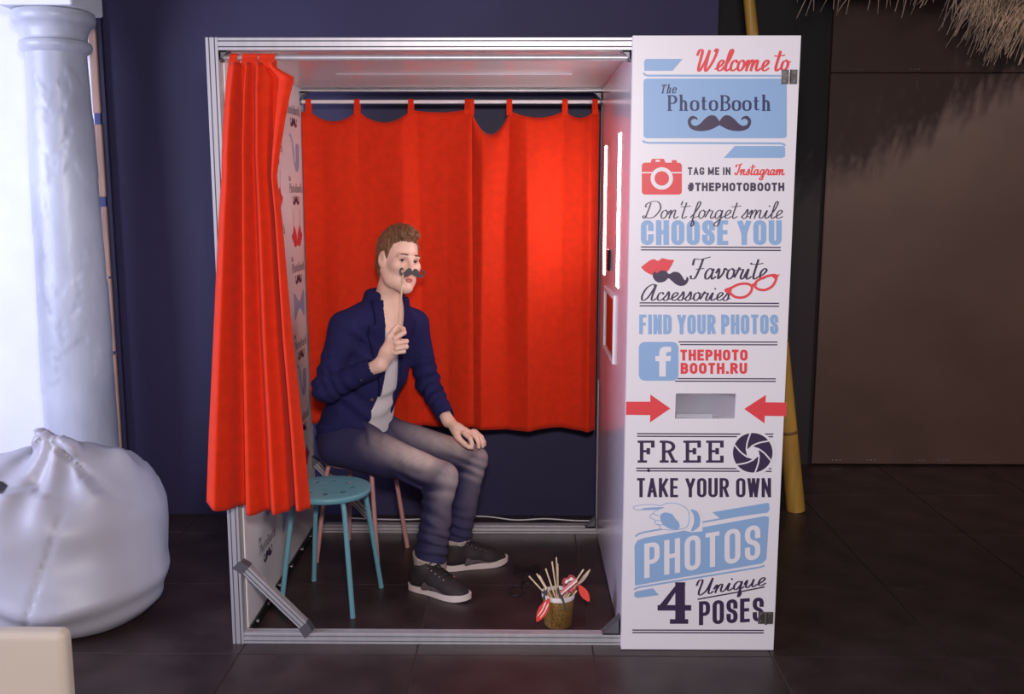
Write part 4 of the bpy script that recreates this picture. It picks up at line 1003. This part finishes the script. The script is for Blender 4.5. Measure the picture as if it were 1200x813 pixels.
# black paper spectacles dropped on the tiles
gl = thing('paper_spectacles', (0.99, 0.50, 0.0), 'black paper spectacles and bow lying on the floor left of the pot', 'paper prop')
gz = 0.003
def ringp(cx, cy, r, r2): return [(cx + r * math.cos(a), cy + r2 * math.sin(a), gz) for a in np.linspace(0, 2*math.pi, 25)[:-1]]
p = at_z(605, 693); MB().tube(ringp(p.x, p.y, .026, .05), .003, 6, closed=True).build('rim', M_CARD_K, gl)
p2 = at_z(618, 679); MB().tube(ringp(p2.x, p2.y, .024, .05), .003, 6, closed=True).build('rim', M_CARD_K, gl)
MB().tube([(p.x + .018, p.y + .03, gz), ((p.x + p2.x) / 2, (p.y + p2.y) / 2 + .015, gz + .002), (p2.x - .018, p2.y - .025, gz)], .003, 6).build('bridge', M_CARD_K, gl)
p3 = at_z(617, 668)
MB().prism(catmull([(-.05, .05), (0, .02), (.05, .06), (.055, -.04), (0, -.015), (-.05, -.05)], 4, True), lambda a, b: (p3.x + a, p3.y + b, .004), lambda a, b: (p3.x + a, p3.y + b, .001)).build('bow_card', M_CARD_K, gl)
# ------------------------------------------------------------------ the seated man
V3 = lambda *a: np.array(a, float)
TH = math.radians(-53); PHI = math.radians(8)
hf = V3(math.cos(TH), math.sin(TH), 0); _hr = V3(hf[1], -hf[0], 0); _z = V3(0, 0, 1)
hu = math.cos(PHI) * _z - math.sin(PHI) * _hr; hr = math.cos(PHI) * _hr + math.sin(PHI) * _z
HC = V3(0.503, 0.800, 1.290); HS = 0.98
def HP(f, r, u): return HC + HS * (hf * f + hr * r + hu * u)
HAX = (hf, hr, hu)
NECK = V3(0.440, 0.845, 1.085)
SR, ER, WR = V3(.292, .716, 1.022), V3(.228, .622, .790), V3(.452, .572, .893)
SL, EL, WL = V3(.546, .960, 1.004), V3(.600, 1.000, .735), V3(.700, .850, .600)
PEL = V3(.310, .862, .540)
HIPR, KR, AR = V3(.290, .775, .535), V3(.688, .585, .430), V3(.645, .520, .100)
HIPL, KL, AL = V3(.370, .935, .535), V3(.800, .845, .436), V3(.735, .735, .100)
FA = lambda th: (V3(math.cos(th), math.sin(th), 0), V3(math.sin(th), -math.cos(th), 0))
fw, rw = FA(math.radians(-30)); fch, rch = FA(math.radians(-45))

person = thing('person', (0.318, 0.862, 0.45), 'seated man in navy blazer and blue jeans holding a paper moustache to his face', 'person')
# ---- body: one continuous surface
b = Sdf((.09, .33, .005), (.99, 1.10, 1.45), 0.0034)
b.cone(PEL, (.36, .852, .80), .090, .092, .05, flat=rw, fl=1.45); b.cone((.36, .852, .80), (.412, .845, .99), .092, .080, .05, flat=rch, fl=1.6)
b.cone((.412, .845, .99), NECK, .078, .058, .05, flat=rch, fl=1.4)
for S_, E_, W_ in ((SR, ER, WR), (SL, EL, WL)):
    b.cone(NECK - V3(0, 0, .015), S_, .045, .046, .05); b.cone(S_, E_, .046, .036, .03); b.cone(E_, W_, .036, .0255, .03)
for A_, K_, N_ in ((HIPR, KR, AR), (HIPL, KL, AL)):
    b.cone(A_, K_, .074, .052, .04); b.cone(K_, N_, .050, .036, .03)
    d = V3(.86, -.51, 0) if K_ is KR else V3(.95, .30, 0); b.cone(N_ - V3(0, 0, .05), N_ + d * .10 - V3(0, 0, .060), .030, .024, .03)
# neck and head
b.cone(NECK, HP(-.022, 0, -.055), .056, .053, .03)
b.ell(HP(-.012, 0, .036), [HS*v for v in (.099, .077, .098)], .02, ax=HAX)
b.ell(HP(.028, 0, -.040), [HS*v for v in (.066, .063, .080)], .035, ax=HAX)
for s_ in (-1, 1):
    b.cone(HP(.0, s_*.051, -.050), HP(.030, s_*.043, -.083), .022, .019, .03); b.cone(HP(.030, s_*.043, -.083), HP(.078, s_*.014, -.110), .019, .018, .03)
    b.ell(HP(.066, s_*.043, -.022), (.026, .024, .022), .025, ax=HAX)
    b.cone(HP(.082, s_*.042, .020), HP(.094, s_*.012, .019), .0105, .011, .014)
    b.ell(HP(.097, s_*.0315, .0005), (.017, .020, .0120), .009, 'cut', ax=HAX)
    b.ell(HP(.004, s_*.079, -.004), (.020, .009, .034), .006, ax=(hf*.94 - hr*.34*s_, hr*.94 + hf*.34*s_, hu)); b.ell(HP(.007, s_*.0885, -.001), (.012, .0075, .021), .003, 'cut', ax=HAX)
    b.ell(HP(.108, s_*.0115, -.045), (.012, .009, .008), .008, ax=HAX)
b.ell(HP(.084, 0, -.108), (.020, .022, .019), .020, ax=HAX)
b.cone(HP(.093, 0, .012), HP(.122, 0, -.036), .0095, .0135, .010)
b.ell(HP(.096, 0, -.080), (.010, .024, .014), .012, ax=HAX)
b.ell(HP(.103, 0, -.0785), (.008, .020, .0016), .003, 'cut', ax=HAX)
# right hand closed round the stick
pin = V3(.527, .572, 1.045)
b.cone(WR, V3(.484, .566, .945), .0255, .028, .02, flat=V3(.3, -1, 0), fl=.75); b.cone(V3(.484, .566, .945), V3(.508, .560, .985), .029, .026, .02, flat=V3(.3, -1, 0), fl=.62)
MCP = [V3(.515, .548, 1.002), V3(.522, .545, .982), V3(.521, .546, .962), V3(.514, .550, .945)]
PIP = [V3(.551, .556, 1.024), V3(.560, .548, .990), V3(.560, .549, .969), V3(.550, .553, .950)]
DIP = [V3(.546, .577, 1.036), V3(.558, .575, .988), V3(.557, .575, .967), V3(.547, .575, .949)]
TIP = [V3(.531, .585, 1.042), V3(.538, .586, .988), V3(.537, .586, .967), V3(.529, .584, .949)]
for i in range(4):
    r0 = (.0102, .0102, .0098, .0088)[i]
    b.cone(MCP[i], PIP[i], r0, r0 * .95, .0035); b.cone(PIP[i], DIP[i], r0 * .95, r0 * .88, .003); b.cone(DIP[i], TIP[i], r0 * .88, r0 * .78, .003)
b.cone(V3(.480, .572, .955), V3(.492, .562, 1.005), .016, .0135, .01); b.cone(V3(.492, .562, 1.005), V3(.510, .562, 1.032), .0125, .011, .005); b.cone(V3(.510, .562, 1.032), V3(.523, .566, 1.047), .0105, .0088, .003)
# left hand resting on the knee
p0 = WL; pm = V3(.742, .808, .582)
b.cone(p0, pm, .0255, .028, .02, flat=V3(0.3, .2, 1), fl=.72); b.cone(pm, V3(.775, .795, .572), .030, .028, .02, flat=V3(.3, .2, 1), fl=.55)
mcp = [V3(.772, .765, .570), V3(.792, .780, .573), V3(.806, .798, .571), V3(.815, .816, .566)]
pip = [V3(.798, .742, .553), V3(.822, .756, .555), V3(.836, .778, .552), V3(.842, .800, .546)]
dip = [V3(.805, .733, .533), V3(.832, .746, .534), V3(.847, .769, .530), V3(.853, .794, .526)]
tip = [V3(.804, .729, .517), V3(.832, .742, .516), V3(.848, .766, .513), V3(.855, .793, .512)]
for i in range(4):
    r0 = (.0102, .0103, .0099, .0088)[i]
    b.cone(mcp[i], pip[i], r0 * 1.05, r0, .004); b.cone(pip[i], dip[i], r0 * .97, r0 * .88, .003); b.cone(dip[i], tip[i], r0 * .88, r0 * .76, .003)
b.cone(V3(.722, .812, .580), V3(.746, .765, .550), .017, .014, .012); b.cone(V3(.746, .765, .550), V3(.773, .742, .530), .0125, .011, .005); b.cone(V3(.773, .742, .530), V3(.792, .730, .519), .0108, .009, .003)
M_SKIN = mat('skin', srgb(246, 202, 182), 0.48, var=0.04, vscale=30)
M_SKIN.node_tree.nodes['Principled BSDF'].inputs['Subsurface Weight'].default_value = 0.12
M_SKIN.node_tree.nodes['Principled BSDF'].inputs['Subsurface Radius'].default_value = (0.012, 0.005, 0.003)
link('body', b.mesh('body'), M_SKIN, person); del b
# ---- face details
M_EYEW = mat('eye_white', srgb(206, 190, 182), 0.3); M_IRIS = mat('brown_iris', srgb(58, 38, 26), 0.2); M_BROW = mat('brown_brow', srgb(78, 52, 38), 0.7)
def ball(c, r, n=14):
    me = bpy.data.meshes.new('ball'); bm = bmesh.new(); bmesh.ops.create_uvsphere(bm, u_segments=n, v_segments=n, radius=r)
    for v in bm.verts: v.co += Vector(c)
    bm.to_mesh(me); bm.free(); return me
for s_ in (-1, 1):
    ec = HP(.0805, s_*.0315, .0015); e = link('eye', ball(ec, .0130, 20), M_EYEW, person, True)
    g = V3(*(CAM - Vector(ec))); g /= np.linalg.norm(g); g = g * .55 + hf * .45; g /= np.linalg.norm(g)
    link('iris', ball(ec + g * .0066, .0078), M_IRIS, e, True)
    arc = [HP(.0925 - .30*abs(t)**2*.012 - .004*abs(t), s_*(.0315 + .0145*t), .0068 - .0055*t*t) for t in np.linspace(-1, 1, 9)]
    MB().tube(arc, [.0008] + [.0019]*7 + [.0008], 6).build('eyelid', mat('lash_line', srgb(96, 62, 52), .6), person, smooth=True)
    arc = [HP(.0915 - .004*abs(t), s_*(.0315 + .0135*t), -.0058 + .0035*t*t) for t in np.linspace(-1, 1, 9)]
    MB().tube(arc, [.0006] + [.0014]*7 + [.0006], 6).build('eyelid', M_SKIN, person, smooth=True)
    arc = [HP(.1035 - .010*max(0, t) - .003*abs(t), s_*(.031 + .020*t), .0235 + .0035*(1 - t*t)) for t in np.linspace(-1, 1, 10)]
    MB().tube(arc, [.0012] + [.0027]*4 + [.0024]*3 + [.0016, .0008], 8).build('eyebrow', M_BROW, person, smooth=True)
M_LIP = mat('lips', srgb(206, 118, 110), 0.4)
for (u_, r_, w_) in ((-.0735, .0034, .021), (-.0835, .0045, .019)):
    MB().tube([HP(.1050 - .010*t*t, w_*t, u_ - .002*t*t*(1 if u_ > -.08 else -1.5)) for t in np.linspace(-1, 1, 11)], [r_*.3] + [r_*.8] + [r_]*7 + [r_*.8] + [r_*.3], 8).build('lip', M_LIP, person, smooth=True)
# ---- hair
h_ = Sdf(HC - .17, HC + .19, 0.0026)
h_.ell(HP(-.016, 0, .040), [HS*v for v in (.106, .0835, .106)], .0, ax=HAX)
for (f0, r0, u0, f1, r1, u1, ra, rb) in ((.03, -.035, .116, .070, -.030, .112, .020, .015), (.03, 0, .122, .074, 0.0, .119, .021, .015), (.03, .035, .114, .070, .032, .106, .020, .014), (.06, -.01, .114, .086, -.028, .106, .012, .007), (.06, .02, .116, .084, .012, .114, .012, .007), (-.03, 0, .120, .04, 0, .122, .028, .026)):
    h_.cone(HP(f0, r0, u0), HP(f1, r1, u1), ra, rb, .02)
h_.cone(HP(-.085, -.03, -.03), HP(-.080, -.022, -.085), .026, .012, .03); h_.cone(HP(-.085, .03, -.03), HP(-.080, .022, -.085), .026, .012, .03); h_.cone(HP(-.092, 0, -.03), HP(-.085, 0, -.09), .026, .012, .03)
def loc_(X, Y, Z):
    p = (X - HC[0], Y - HC[1], Z - HC[2]); return [(p[0]*a[0] + p[1]*a[1] + p[2]*a[2]) / HS for a in HAX]
def hair_cut(X, Y, Z):
    f, r, u = loc_(X, Y, Z)
    ln = np.interp(f, [-.14, -.07, -.045, -.022, -.012, .012, .018, .030, .034, .046, .062, .080, .13], [-.10, -.095, -.055, -.030, .030, .036, -.022, -.022, .02, .062, .080, .086, .090]).astype(np.float32)
    ln = np.where((np.abs(r) < .05) & (f > .05), ln - .004 + .012 * np.abs(r) / .05 * 0, ln)
    return (ln - u) * 0.6
h_.func(HC - .2, HC + .2, lambda X, Y, Z: -hair_cut(X, Y, Z), .004, 'cut')
def strands(X, Y, Z):
    f, r, u = loc_(X, Y, Z); up = np.clip((u - .02) / .10, 0, 1)
    return 0.0016*np.sin(r*520 + 40*f + 3*np.sin(f*60)) * (0.4 + up) + 0.0028*up*np.sin(r*190 + 30*f + 2*np.sin(90*f)) + .0012*np.sin(f*420 + 90*u)
h_.displace(HC - .2, HC + .2, strands)
link('hair', h_.mesh('hair'), mat('brown_hair', srgb(122, 84, 56), 0.5, var=0.35, vscale=60, bump=0.5, bscale=240), person); del h_

# ---- jeans
def denim():
    m = mat('indigo_denim', srgb(44, 42, 76), 0.85, bump=0.12, bscale=600)
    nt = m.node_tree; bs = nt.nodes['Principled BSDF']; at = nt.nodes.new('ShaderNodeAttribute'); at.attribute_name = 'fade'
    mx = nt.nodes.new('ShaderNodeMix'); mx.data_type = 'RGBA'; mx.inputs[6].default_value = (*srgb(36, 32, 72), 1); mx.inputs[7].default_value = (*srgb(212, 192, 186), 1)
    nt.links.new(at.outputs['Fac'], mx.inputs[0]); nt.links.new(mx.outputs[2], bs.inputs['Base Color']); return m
M_DENIM = denim()
j = Sdf((.12, .36, .06), (.99, 1.09, .74), 0.0042)
j.cone(PEL - V3(0, 0, .005), PEL + V3(.012, -.003, .09), .112, .106, .03, flat=rw, fl=1.42)
j.cone(HIPR, KR, .088, .066, .04); j.cone(HIPL, KL, .086, .064, .04)
j.cone(KR, KR * .45 + (AR + V3(-.004, 0, 0)) * .55, .066, .059, .02); j.cone(KR * .45 + AR * .55, AR + V3(-.004, .002, -.02), .059, .069, .02)
j.ell((.262, .83, .538), (.125, .150, .086), .04); j.cone((.235, .735, .505), (.44, .672, .475), .066, .062, .04); j.cone(KL, KL * .45 + AL * .55, .063, .056, .02); j.cone(KL * .45 + AL * .55, AL + V3(.0, 0, -.02), .056, .058, .02)
def crease(c, n, freq, amp, rad, ph=0.0):
    c = np.array(c); n = np.array(n, float); n /= np.linalg.norm(n)
    def f(X, Y, Z):
        s = (X - c[0]) * n[0] + (Y - c[1]) * n[1] + (Z - c[2]) * n[2]; d2 = (X - c[0])**2 + (Y - c[1])**2 + (Z - c[2])**2
        return amp * np.sin(freq * s + ph + 1.5 * np.sin(22 * X + 17 * Z) + 1.2 * np.sin(25 * Y)) * np.exp(-d2 / rad**2)
    return f
for a in (((.38, .72, .60), (.8, -.2, .7), 100, .007, .08), ((.42, .88, .58), (.7, .1, .8), 120, .004, .11), ((.63, .60, .40), (.3, .1, 1), 130, .0075, .09), ((.76, .84, .42), (.3, .1, 1), 140, .005, .09),
          ((.645, .52, .16), (.2, 0, 1), 150, .0065, .10), ((.735, .735, .16), (.2, 0, 1), 150, .006, .10), ((.55, .65, .46), (.9, -.3, .5), 60, .0025, .10), ((.66, .55, .28), (.6, .2, .9), 80, .005, .12), ((.76, .78, .28), (.6, .2, .9), 80, .0035, .12)):
    j.displace((.1, .3, 0), (1, 1.1, .8), crease(*a))
j.func((.1, .3, 0), (1, 1.1, .13), lambda X, Y, Z: Z - (.112 - .12 * np.clip((X - .64), -.1, .06)) + 0 * Y, .004, 'cut')
me = j.mesh('jeans'); del j
co = np.empty(len(me.vertices) * 3); me.vertices.foreach_get('co', co); co = co.reshape(-1, 3)
no = np.empty(len(me.vertices) * 3); me.vertices.foreach_get('normal', no); no = no.reshape(-1, 3)
fade = np.zeros(len(co))
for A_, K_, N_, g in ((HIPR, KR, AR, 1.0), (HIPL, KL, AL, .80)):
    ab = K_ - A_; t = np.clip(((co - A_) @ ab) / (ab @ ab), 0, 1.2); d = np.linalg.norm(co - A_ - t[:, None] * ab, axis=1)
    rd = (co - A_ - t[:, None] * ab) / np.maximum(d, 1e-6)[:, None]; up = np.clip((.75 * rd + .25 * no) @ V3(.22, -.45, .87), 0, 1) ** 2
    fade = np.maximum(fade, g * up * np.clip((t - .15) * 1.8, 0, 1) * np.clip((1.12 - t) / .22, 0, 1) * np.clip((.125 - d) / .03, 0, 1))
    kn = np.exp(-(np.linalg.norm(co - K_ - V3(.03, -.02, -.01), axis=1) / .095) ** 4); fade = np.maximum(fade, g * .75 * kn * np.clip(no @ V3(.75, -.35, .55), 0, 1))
    ab = N_ - K_; t = np.clip(((co - K_) @ ab) / (ab @ ab), 0, 1); d = np.linalg.norm(co - K_ - t[:, None] * ab, axis=1)
    fade = np.maximum(fade, g * .30 * np.clip(no @ V3(.8, -.5, 0), 0, 1) * (1 - t) * np.clip(t * 8, 0, 1) * np.clip((.09 - d) / .02, 0, 1))
fade *= .93 + .07 * np.sin(co[:, 0] * 130 + 3 * np.sin(co[:, 1] * 70)) * np.sin(co[:, 1] * 90 + co[:, 2] * 60)
at_ = me.attributes.new('fade', 'FLOAT', 'POINT'); at_.data.foreach_set('value', np.clip(fade, 0, 1).astype(np.float32))
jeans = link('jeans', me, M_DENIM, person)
M_CUFF = mat('pale_inner_denim', srgb(172, 156, 146), 0.85, var=0.12, vscale=40)
def cuff(c, r, tiltx, tilty, h0):
    b_ = MB(); N = 36; prof = [(r + .001, 0.0), (r + .006, .004), (r + .007, h0 - .004), (r + .002, h0), (r - .003, h0 - .004), (r - .003, .003)]
    for k in range(N):
        a = 2*math.pi*k/N; w = 1 + .04*math.sin(3*a) + .03*math.sin(5*a + 1)
        for (q, z) in prof: x, y = q*w*math.cos(a), q*w*math.sin(a); b_.v.append((c[0] + x, c[1] + y, c[2] + z + tiltx*x + tilty*y))
    n = len(prof)
    for k in range(N):
        l = (k+1) % N
        for i in range(n): b_.f.append((k*n+i, l*n+i, l*n+(i+1) % n, k*n+(i+1) % n))
    return b_.build('cuff', M_CUFF, jeans, smooth=True)
cuff((.641, .522, .078), .0605, -.16, .08, .052); cuff((.735, .735, .074), .052, -.12, .05, .054)

# ---- t-shirt
t_ = Sdf((.15, .62, .50), (.64, 1.08, 1.16), 0.0045)
t_.cone(PEL + V3(.01, 0, .03), (.368, .850, .82), .112, .108, .04, flat=rw, fl=1.38); t_.cone((.368, .850, .82), (.414, .845, 1.0), .108, .092, .04, flat=rch, fl=1.5)
t_.ell(NECK + fch * .085 + V3(0, 0, -.005), (.085, .085, .105), .006, 'cut'); t_.ell(NECK + V3(0, 0, .06), (.09, .09, .09), .006, 'cut')
t_.displace((.1, .5, .4), (.7, 1.1, 1.2), lambda X, Y, Z: .0035*np.sin(70*X - 60*Y + 26*Z + 2*np.sin(18*Z)) )
link('t_shirt', t_.mesh('t_shirt'), mat('pale_grey_jersey', srgb(206, 200, 200), 0.9, bump=.1, bscale=500), person); del t_

# ---- blazer
M_BLAZER = mat('navy_blazer_cloth', srgb(37, 35, 82), 0.85, var=0.12, vscale=90, bump=0.15, bscale=700, sheen=0.0, spec=0.2)
CR, CL = WR + (ER - WR) * .17, WL + (EL - WL) * .17
JB = ((.09, .48, .44), (.80, 1.11, 1.22))
z_ = Sdf(JB[0], JB[1], 0.0040)
z_.cone((.292, .865, .555), (.366, .850, .83), .128, .124, .04, flat=rw, fl=1.36); z_.cone((.366, .850, .83), (.412, .845, 1.0), .124, .100, .04, flat=rch, fl=1.55)
z_.cone((.288, .865, .555), (.296, .860, .515), .130, .136, .03, flat=rw, fl=1.36)
z_.cone(NECK + V3(-.016, -.008, .004), SR, .060, .060, .045); z_.cone(NECK + V3(.010, .010, -.006), SL, .060, .058, .045)
z_.cone(SR, ER, .063, .053, .03); z_.cone(ER, CR, .053, .041, .025)
z_.cone(SL, EL, .060, .050, .03); z_.cone(EL, CL, .050, .039, .025)
for k in range(8):   # collar behind the neck
    a0, a1 = [math.radians(-45 + 62 + (360 - 124) * q / 8) for q in (k, k + 1)]
    z_.cone(NECK + V3(.064*math.cos(a0), .064*math.sin(a0), .058), NECK + V3(.064*math.cos(a1), .064*math.sin(a1), .058), .016, .016, .03); z_.cone(NECK + V3(.070*math.cos(a0), .070*math.sin(a0), .025), NECK + V3(.070*math.cos(a1), .070*math.sin(a1), .025), .020, .020, .02)
for a in ((ER, (ER - SR), 120, .0065, .10), (ER + V3(.05, 0, .02), (WR - ER), 140, .006, .08), (EL, EL - SL, 120, .006, .10), (EL + V3(.03, -.05, -.03), WL - EL, 140, .005, .07), (SR + V3(.03, -.02, -.09), (.6, .2, .8), 90, .005, .10), ((.33, .75, .70), (.5, .2, 1), 70, .006, .16), ((.25, .80, .60), (.3, .2, 1), 90, .006, .14), ((.22, .85, .85), (.2, 0, 1), 60, .005, .16)):
    z_.displace(*JB, crease(*a))
z_.cone(CR + (WR - CR) * .02, WR + (WR - CR) * 1.2, .036, .036, .003, 'cut'); z_.cone(CL + (WL - CL) * .02, WL + (WL - CL) * 1.2, .035, .035, .003, 'cut')
def front_coords(X, Y, Z):
    t = np.clip((Z - .60) / .50, -.2, 1.1); cx = .305 + .125 * t; cy = .862 - .017 * t; th = np.radians(-30 - 15 * t)
    f0, f1 = np.cos(th), np.sin(th); return (X - cx) * f0 + (Y - cy) * f1, (X - cx) * f1 - (Y - cy) * f0     # forward, lateral (+ his right)
wz = ([.45, .55, .62, .72, .85, .95, 1.03, 1.10, 1.2], [.110, .085, .070, .055, .050, .052, .056, .058, .055])
def opening(X, Y, Z):
    f, l = front_coords(X, Y, Z); w = np.interp(Z, *wz); return np.maximum(np.abs(l + .004) - w, .015 - f)
pre = z_.F.copy()
z_.func(JB[0], JB[1], opening, .006, 'cut')
z_.cone(NECK + V3(0, 0, -.02), NECK + V3(.03, -.02, .15), .058, .060, .008, 'cut')
z_.func((.1, .4, .4), (.8, 1.1, .56), lambda X, Y, Z: Z - (.497 + .10 * np.clip(X - .33, -.05, .3)) + 0 * Y, .006, 'cut')
blazer = link('blazer', z_.mesh('blazer'), M_BLAZER, person)
# lapels: a second layer of cloth along the opening
lp = Sdf(JB[0], JB[1], 0.0040); sl, X, Y, Z = lp.grid(*JB)
f, l = front_coords(X, Y, Z); w = np.interp(Z, *wz)
lw = np.interp(Z, [.70, .76, .99, 1.035, 1.0351, 1.10, 1.16], [.0, .012, .066, .070, .042, .040, .030])
band = np.maximum(np.maximum(w - .002 - np.abs(l + .004), np.abs(l + .004) - (w + lw)), np.maximum(.01 - f, np.abs(Z - .93) - .20))
lp.F = np.maximum(np.abs(pre - .004) - .0055, band).astype(np.float32)
link('lapel', lp.mesh('lapel'), mat('navy_lapel_cloth', srgb(28, 27, 74), 0.8, bump=.15, bscale=700, spec=.2), blazer); del lp, pre
M_BTN = mat('dark_button', srgb(96, 80, 70), 0.3, 0.3)
def surf(zgrid, p, d, n=200, s0=.0):
    p = np.array(p, float); d = np.array(d, float); d /= np.linalg.norm(d)
    for i in range(n):
        q = p + d * (s0 + i * .002); k = np.clip(((q - zgrid.lo) / zgrid.h).astype(int), 0, zgrid.n - 1)
        if zgrid.F[tuple(k)] > 0: return q
    return p
for i, t in enumerate((.07, .15, .23)):
    a = CR + (ER - CR) * t; q = surf(z_, a, (0.25, -1, -.55)); link('button', ball(q, .0058, 10), M_BTN, blazer, True)
q = surf(z_, V3(.345, .853, .72) + rw * .085, (.866, -.5, 0)); link('button', ball(q, .008, 12), M_BTN, blazer, True)
del z_

# ---- shoes
M_SHOE = mat('black_suede', srgb(40, 30, 32), 0.7, var=0.2, vscale=50, bump=.1, bscale=300); M_SOLE = mat('white_rubber', srgb(222, 204, 198), 0.5); M_LACE = mat('black_lace', srgb(28, 26, 28), 0.45); M_EYELET = mat('eyelet_metal', (.7, .7, .7), .25, 1.0)
def shoe(heel, d, side, label):
    d = V3(*d, 0); d /= np.linalg.norm(d); e = V3(-d[1], d[0], 0); heel = np.array(heel, float)
    L = lambda a, c, zz: heel + d * a + e * c + V3(0, 0, zz)
    s = Sdf(np.minimum(heel - .1, heel + d * .3 - .1) * V3(1, 1, 0), np.maximum(heel + .1, heel + d * .3 + .1) * V3(1, 1, 0) + V3(0, 0, .14), .0034)
    s.cone(L(.042, 0, .046), L(.13, 0, .044), .039, .042, .02); s.cone(L(.13, 0, .040), L(.205, .004*side, .024), .043, .041, .02); s.cone(L(.205, .004*side, .022), L(.245, .004*side, .018), .041, .034, .02)
    s.cone(L(.046, 0, .05), L(.048, 0, .098), .038, .040, .03); s.cone(L(.075, 0, .085), L(.19, 0, .046), .030, .024, .04)
    s.cone(L(.050, 0, .09), L(.052, 0, .14), .034, .040, .004, 'cut')
    s.func(heel - .5, heel + .5, lambda X, Y, Z: Z - .022 + 0*X + 0*Y, .002, 'cut')
    sh_ = link('shoe', s.mesh('shoe'), M_SHOE, person, label=label)
    ol = catmull([(-.002, 0), (.010, .030), (.05, .040), (.11, .040), (.18, .048), (.235, .043), (.272, .022), (.282, .002), (.272, -.020), (.235, -.040), (.18, -.045), (.11, -.038), (.05, -.040), (.010, -.030)], 4, True)
    ol = [(a * 1.02 - .002, c * 1.08 + .004*side*(a/.28)) for a, c in ol]
    zt = lambda a: .026 + .006 * max(0, (a - .2) / .08) ** 2; zb = lambda a: .001 + .010 * max(0, (a - .215) / .067) ** 2
    MB().prism(ol, lambda a, c: L(a, c, zt(a)), lambda a, c: L(a, c*.97, zb(a))).build('sole', M_SOLE, sh_, smooth=50)
    for i in range(5):
        a = .098 + .019 * i; zc = .122 - .0085 * i
        MB().tube(catmull([L(a, -.026, zc - .014), L(a + .004, -.012, zc - .002), L(a + .006, 0, zc), L(a + .008, .012, zc - .002), L(a + .010, .026, zc - .014)], 4), .0028, 6).build('lace', M_LACE, sh_, smooth=True)
        for c in (-.027, .027): link('eyelet', ball(L(a + .002, c, zc - .015), .0032, 8), M_EYELET, sh_, True)
    # grey stripe on the outer side
    st_ = catmull([(.085, .018), (.10, .055), (.118, .062), (.135, .040), (.19, .020), (.185, .018), (.13, .026), (.115, .020)], 4, True)
    MB().prism(st_, lambda a, zz: L(a, -.0515 + .45 * max(0, zz - .03), zz + .008), lambda a, zz: L(a, -.030, zz + .008)).build('side_stripe', mat('grey_suede', srgb(84, 72, 74), .8), sh_)
shoe((.570, .512, 0), (.860, -.510), -1, 'black low shoe with white sole, nearer foot'); shoe((.680, .695, 0), (.955, .30), -1, 'black low shoe with white sole, farther foot')

# ---- the paper moustache he holds
mu = thing('moustache_prop', tuple(pin), 'dark grey paper moustache on a thin stick held before the man\'s mouth', 'paper prop')
mc = at_y(483, 319.3, .683); fr_n = Vector(hf); u_n = Vector(hu); r_n = -Vector(hr)
out = moustache((0, 0), .118, .034, .0)
MB().prism(out, lambda a, c: mc + r_n * a - u_n * c + fr_n * .002, lambda a, c: mc + r_n * a - u_n * c - fr_n * .0015).build('moustache_card', mat('grey_felt_card', srgb(74, 68, 72), .7), mu)
top = mc - r_n * .040 + u_n * .004 - fr_n * .004; bot = Vector(pin) + Vector((.0, .006, 0)); dn = (bot - top).normalized()
MB().tube([top, bot, bot + dn * .075], .0026, 8).build('stick', M_STICK, mu, smooth=True)
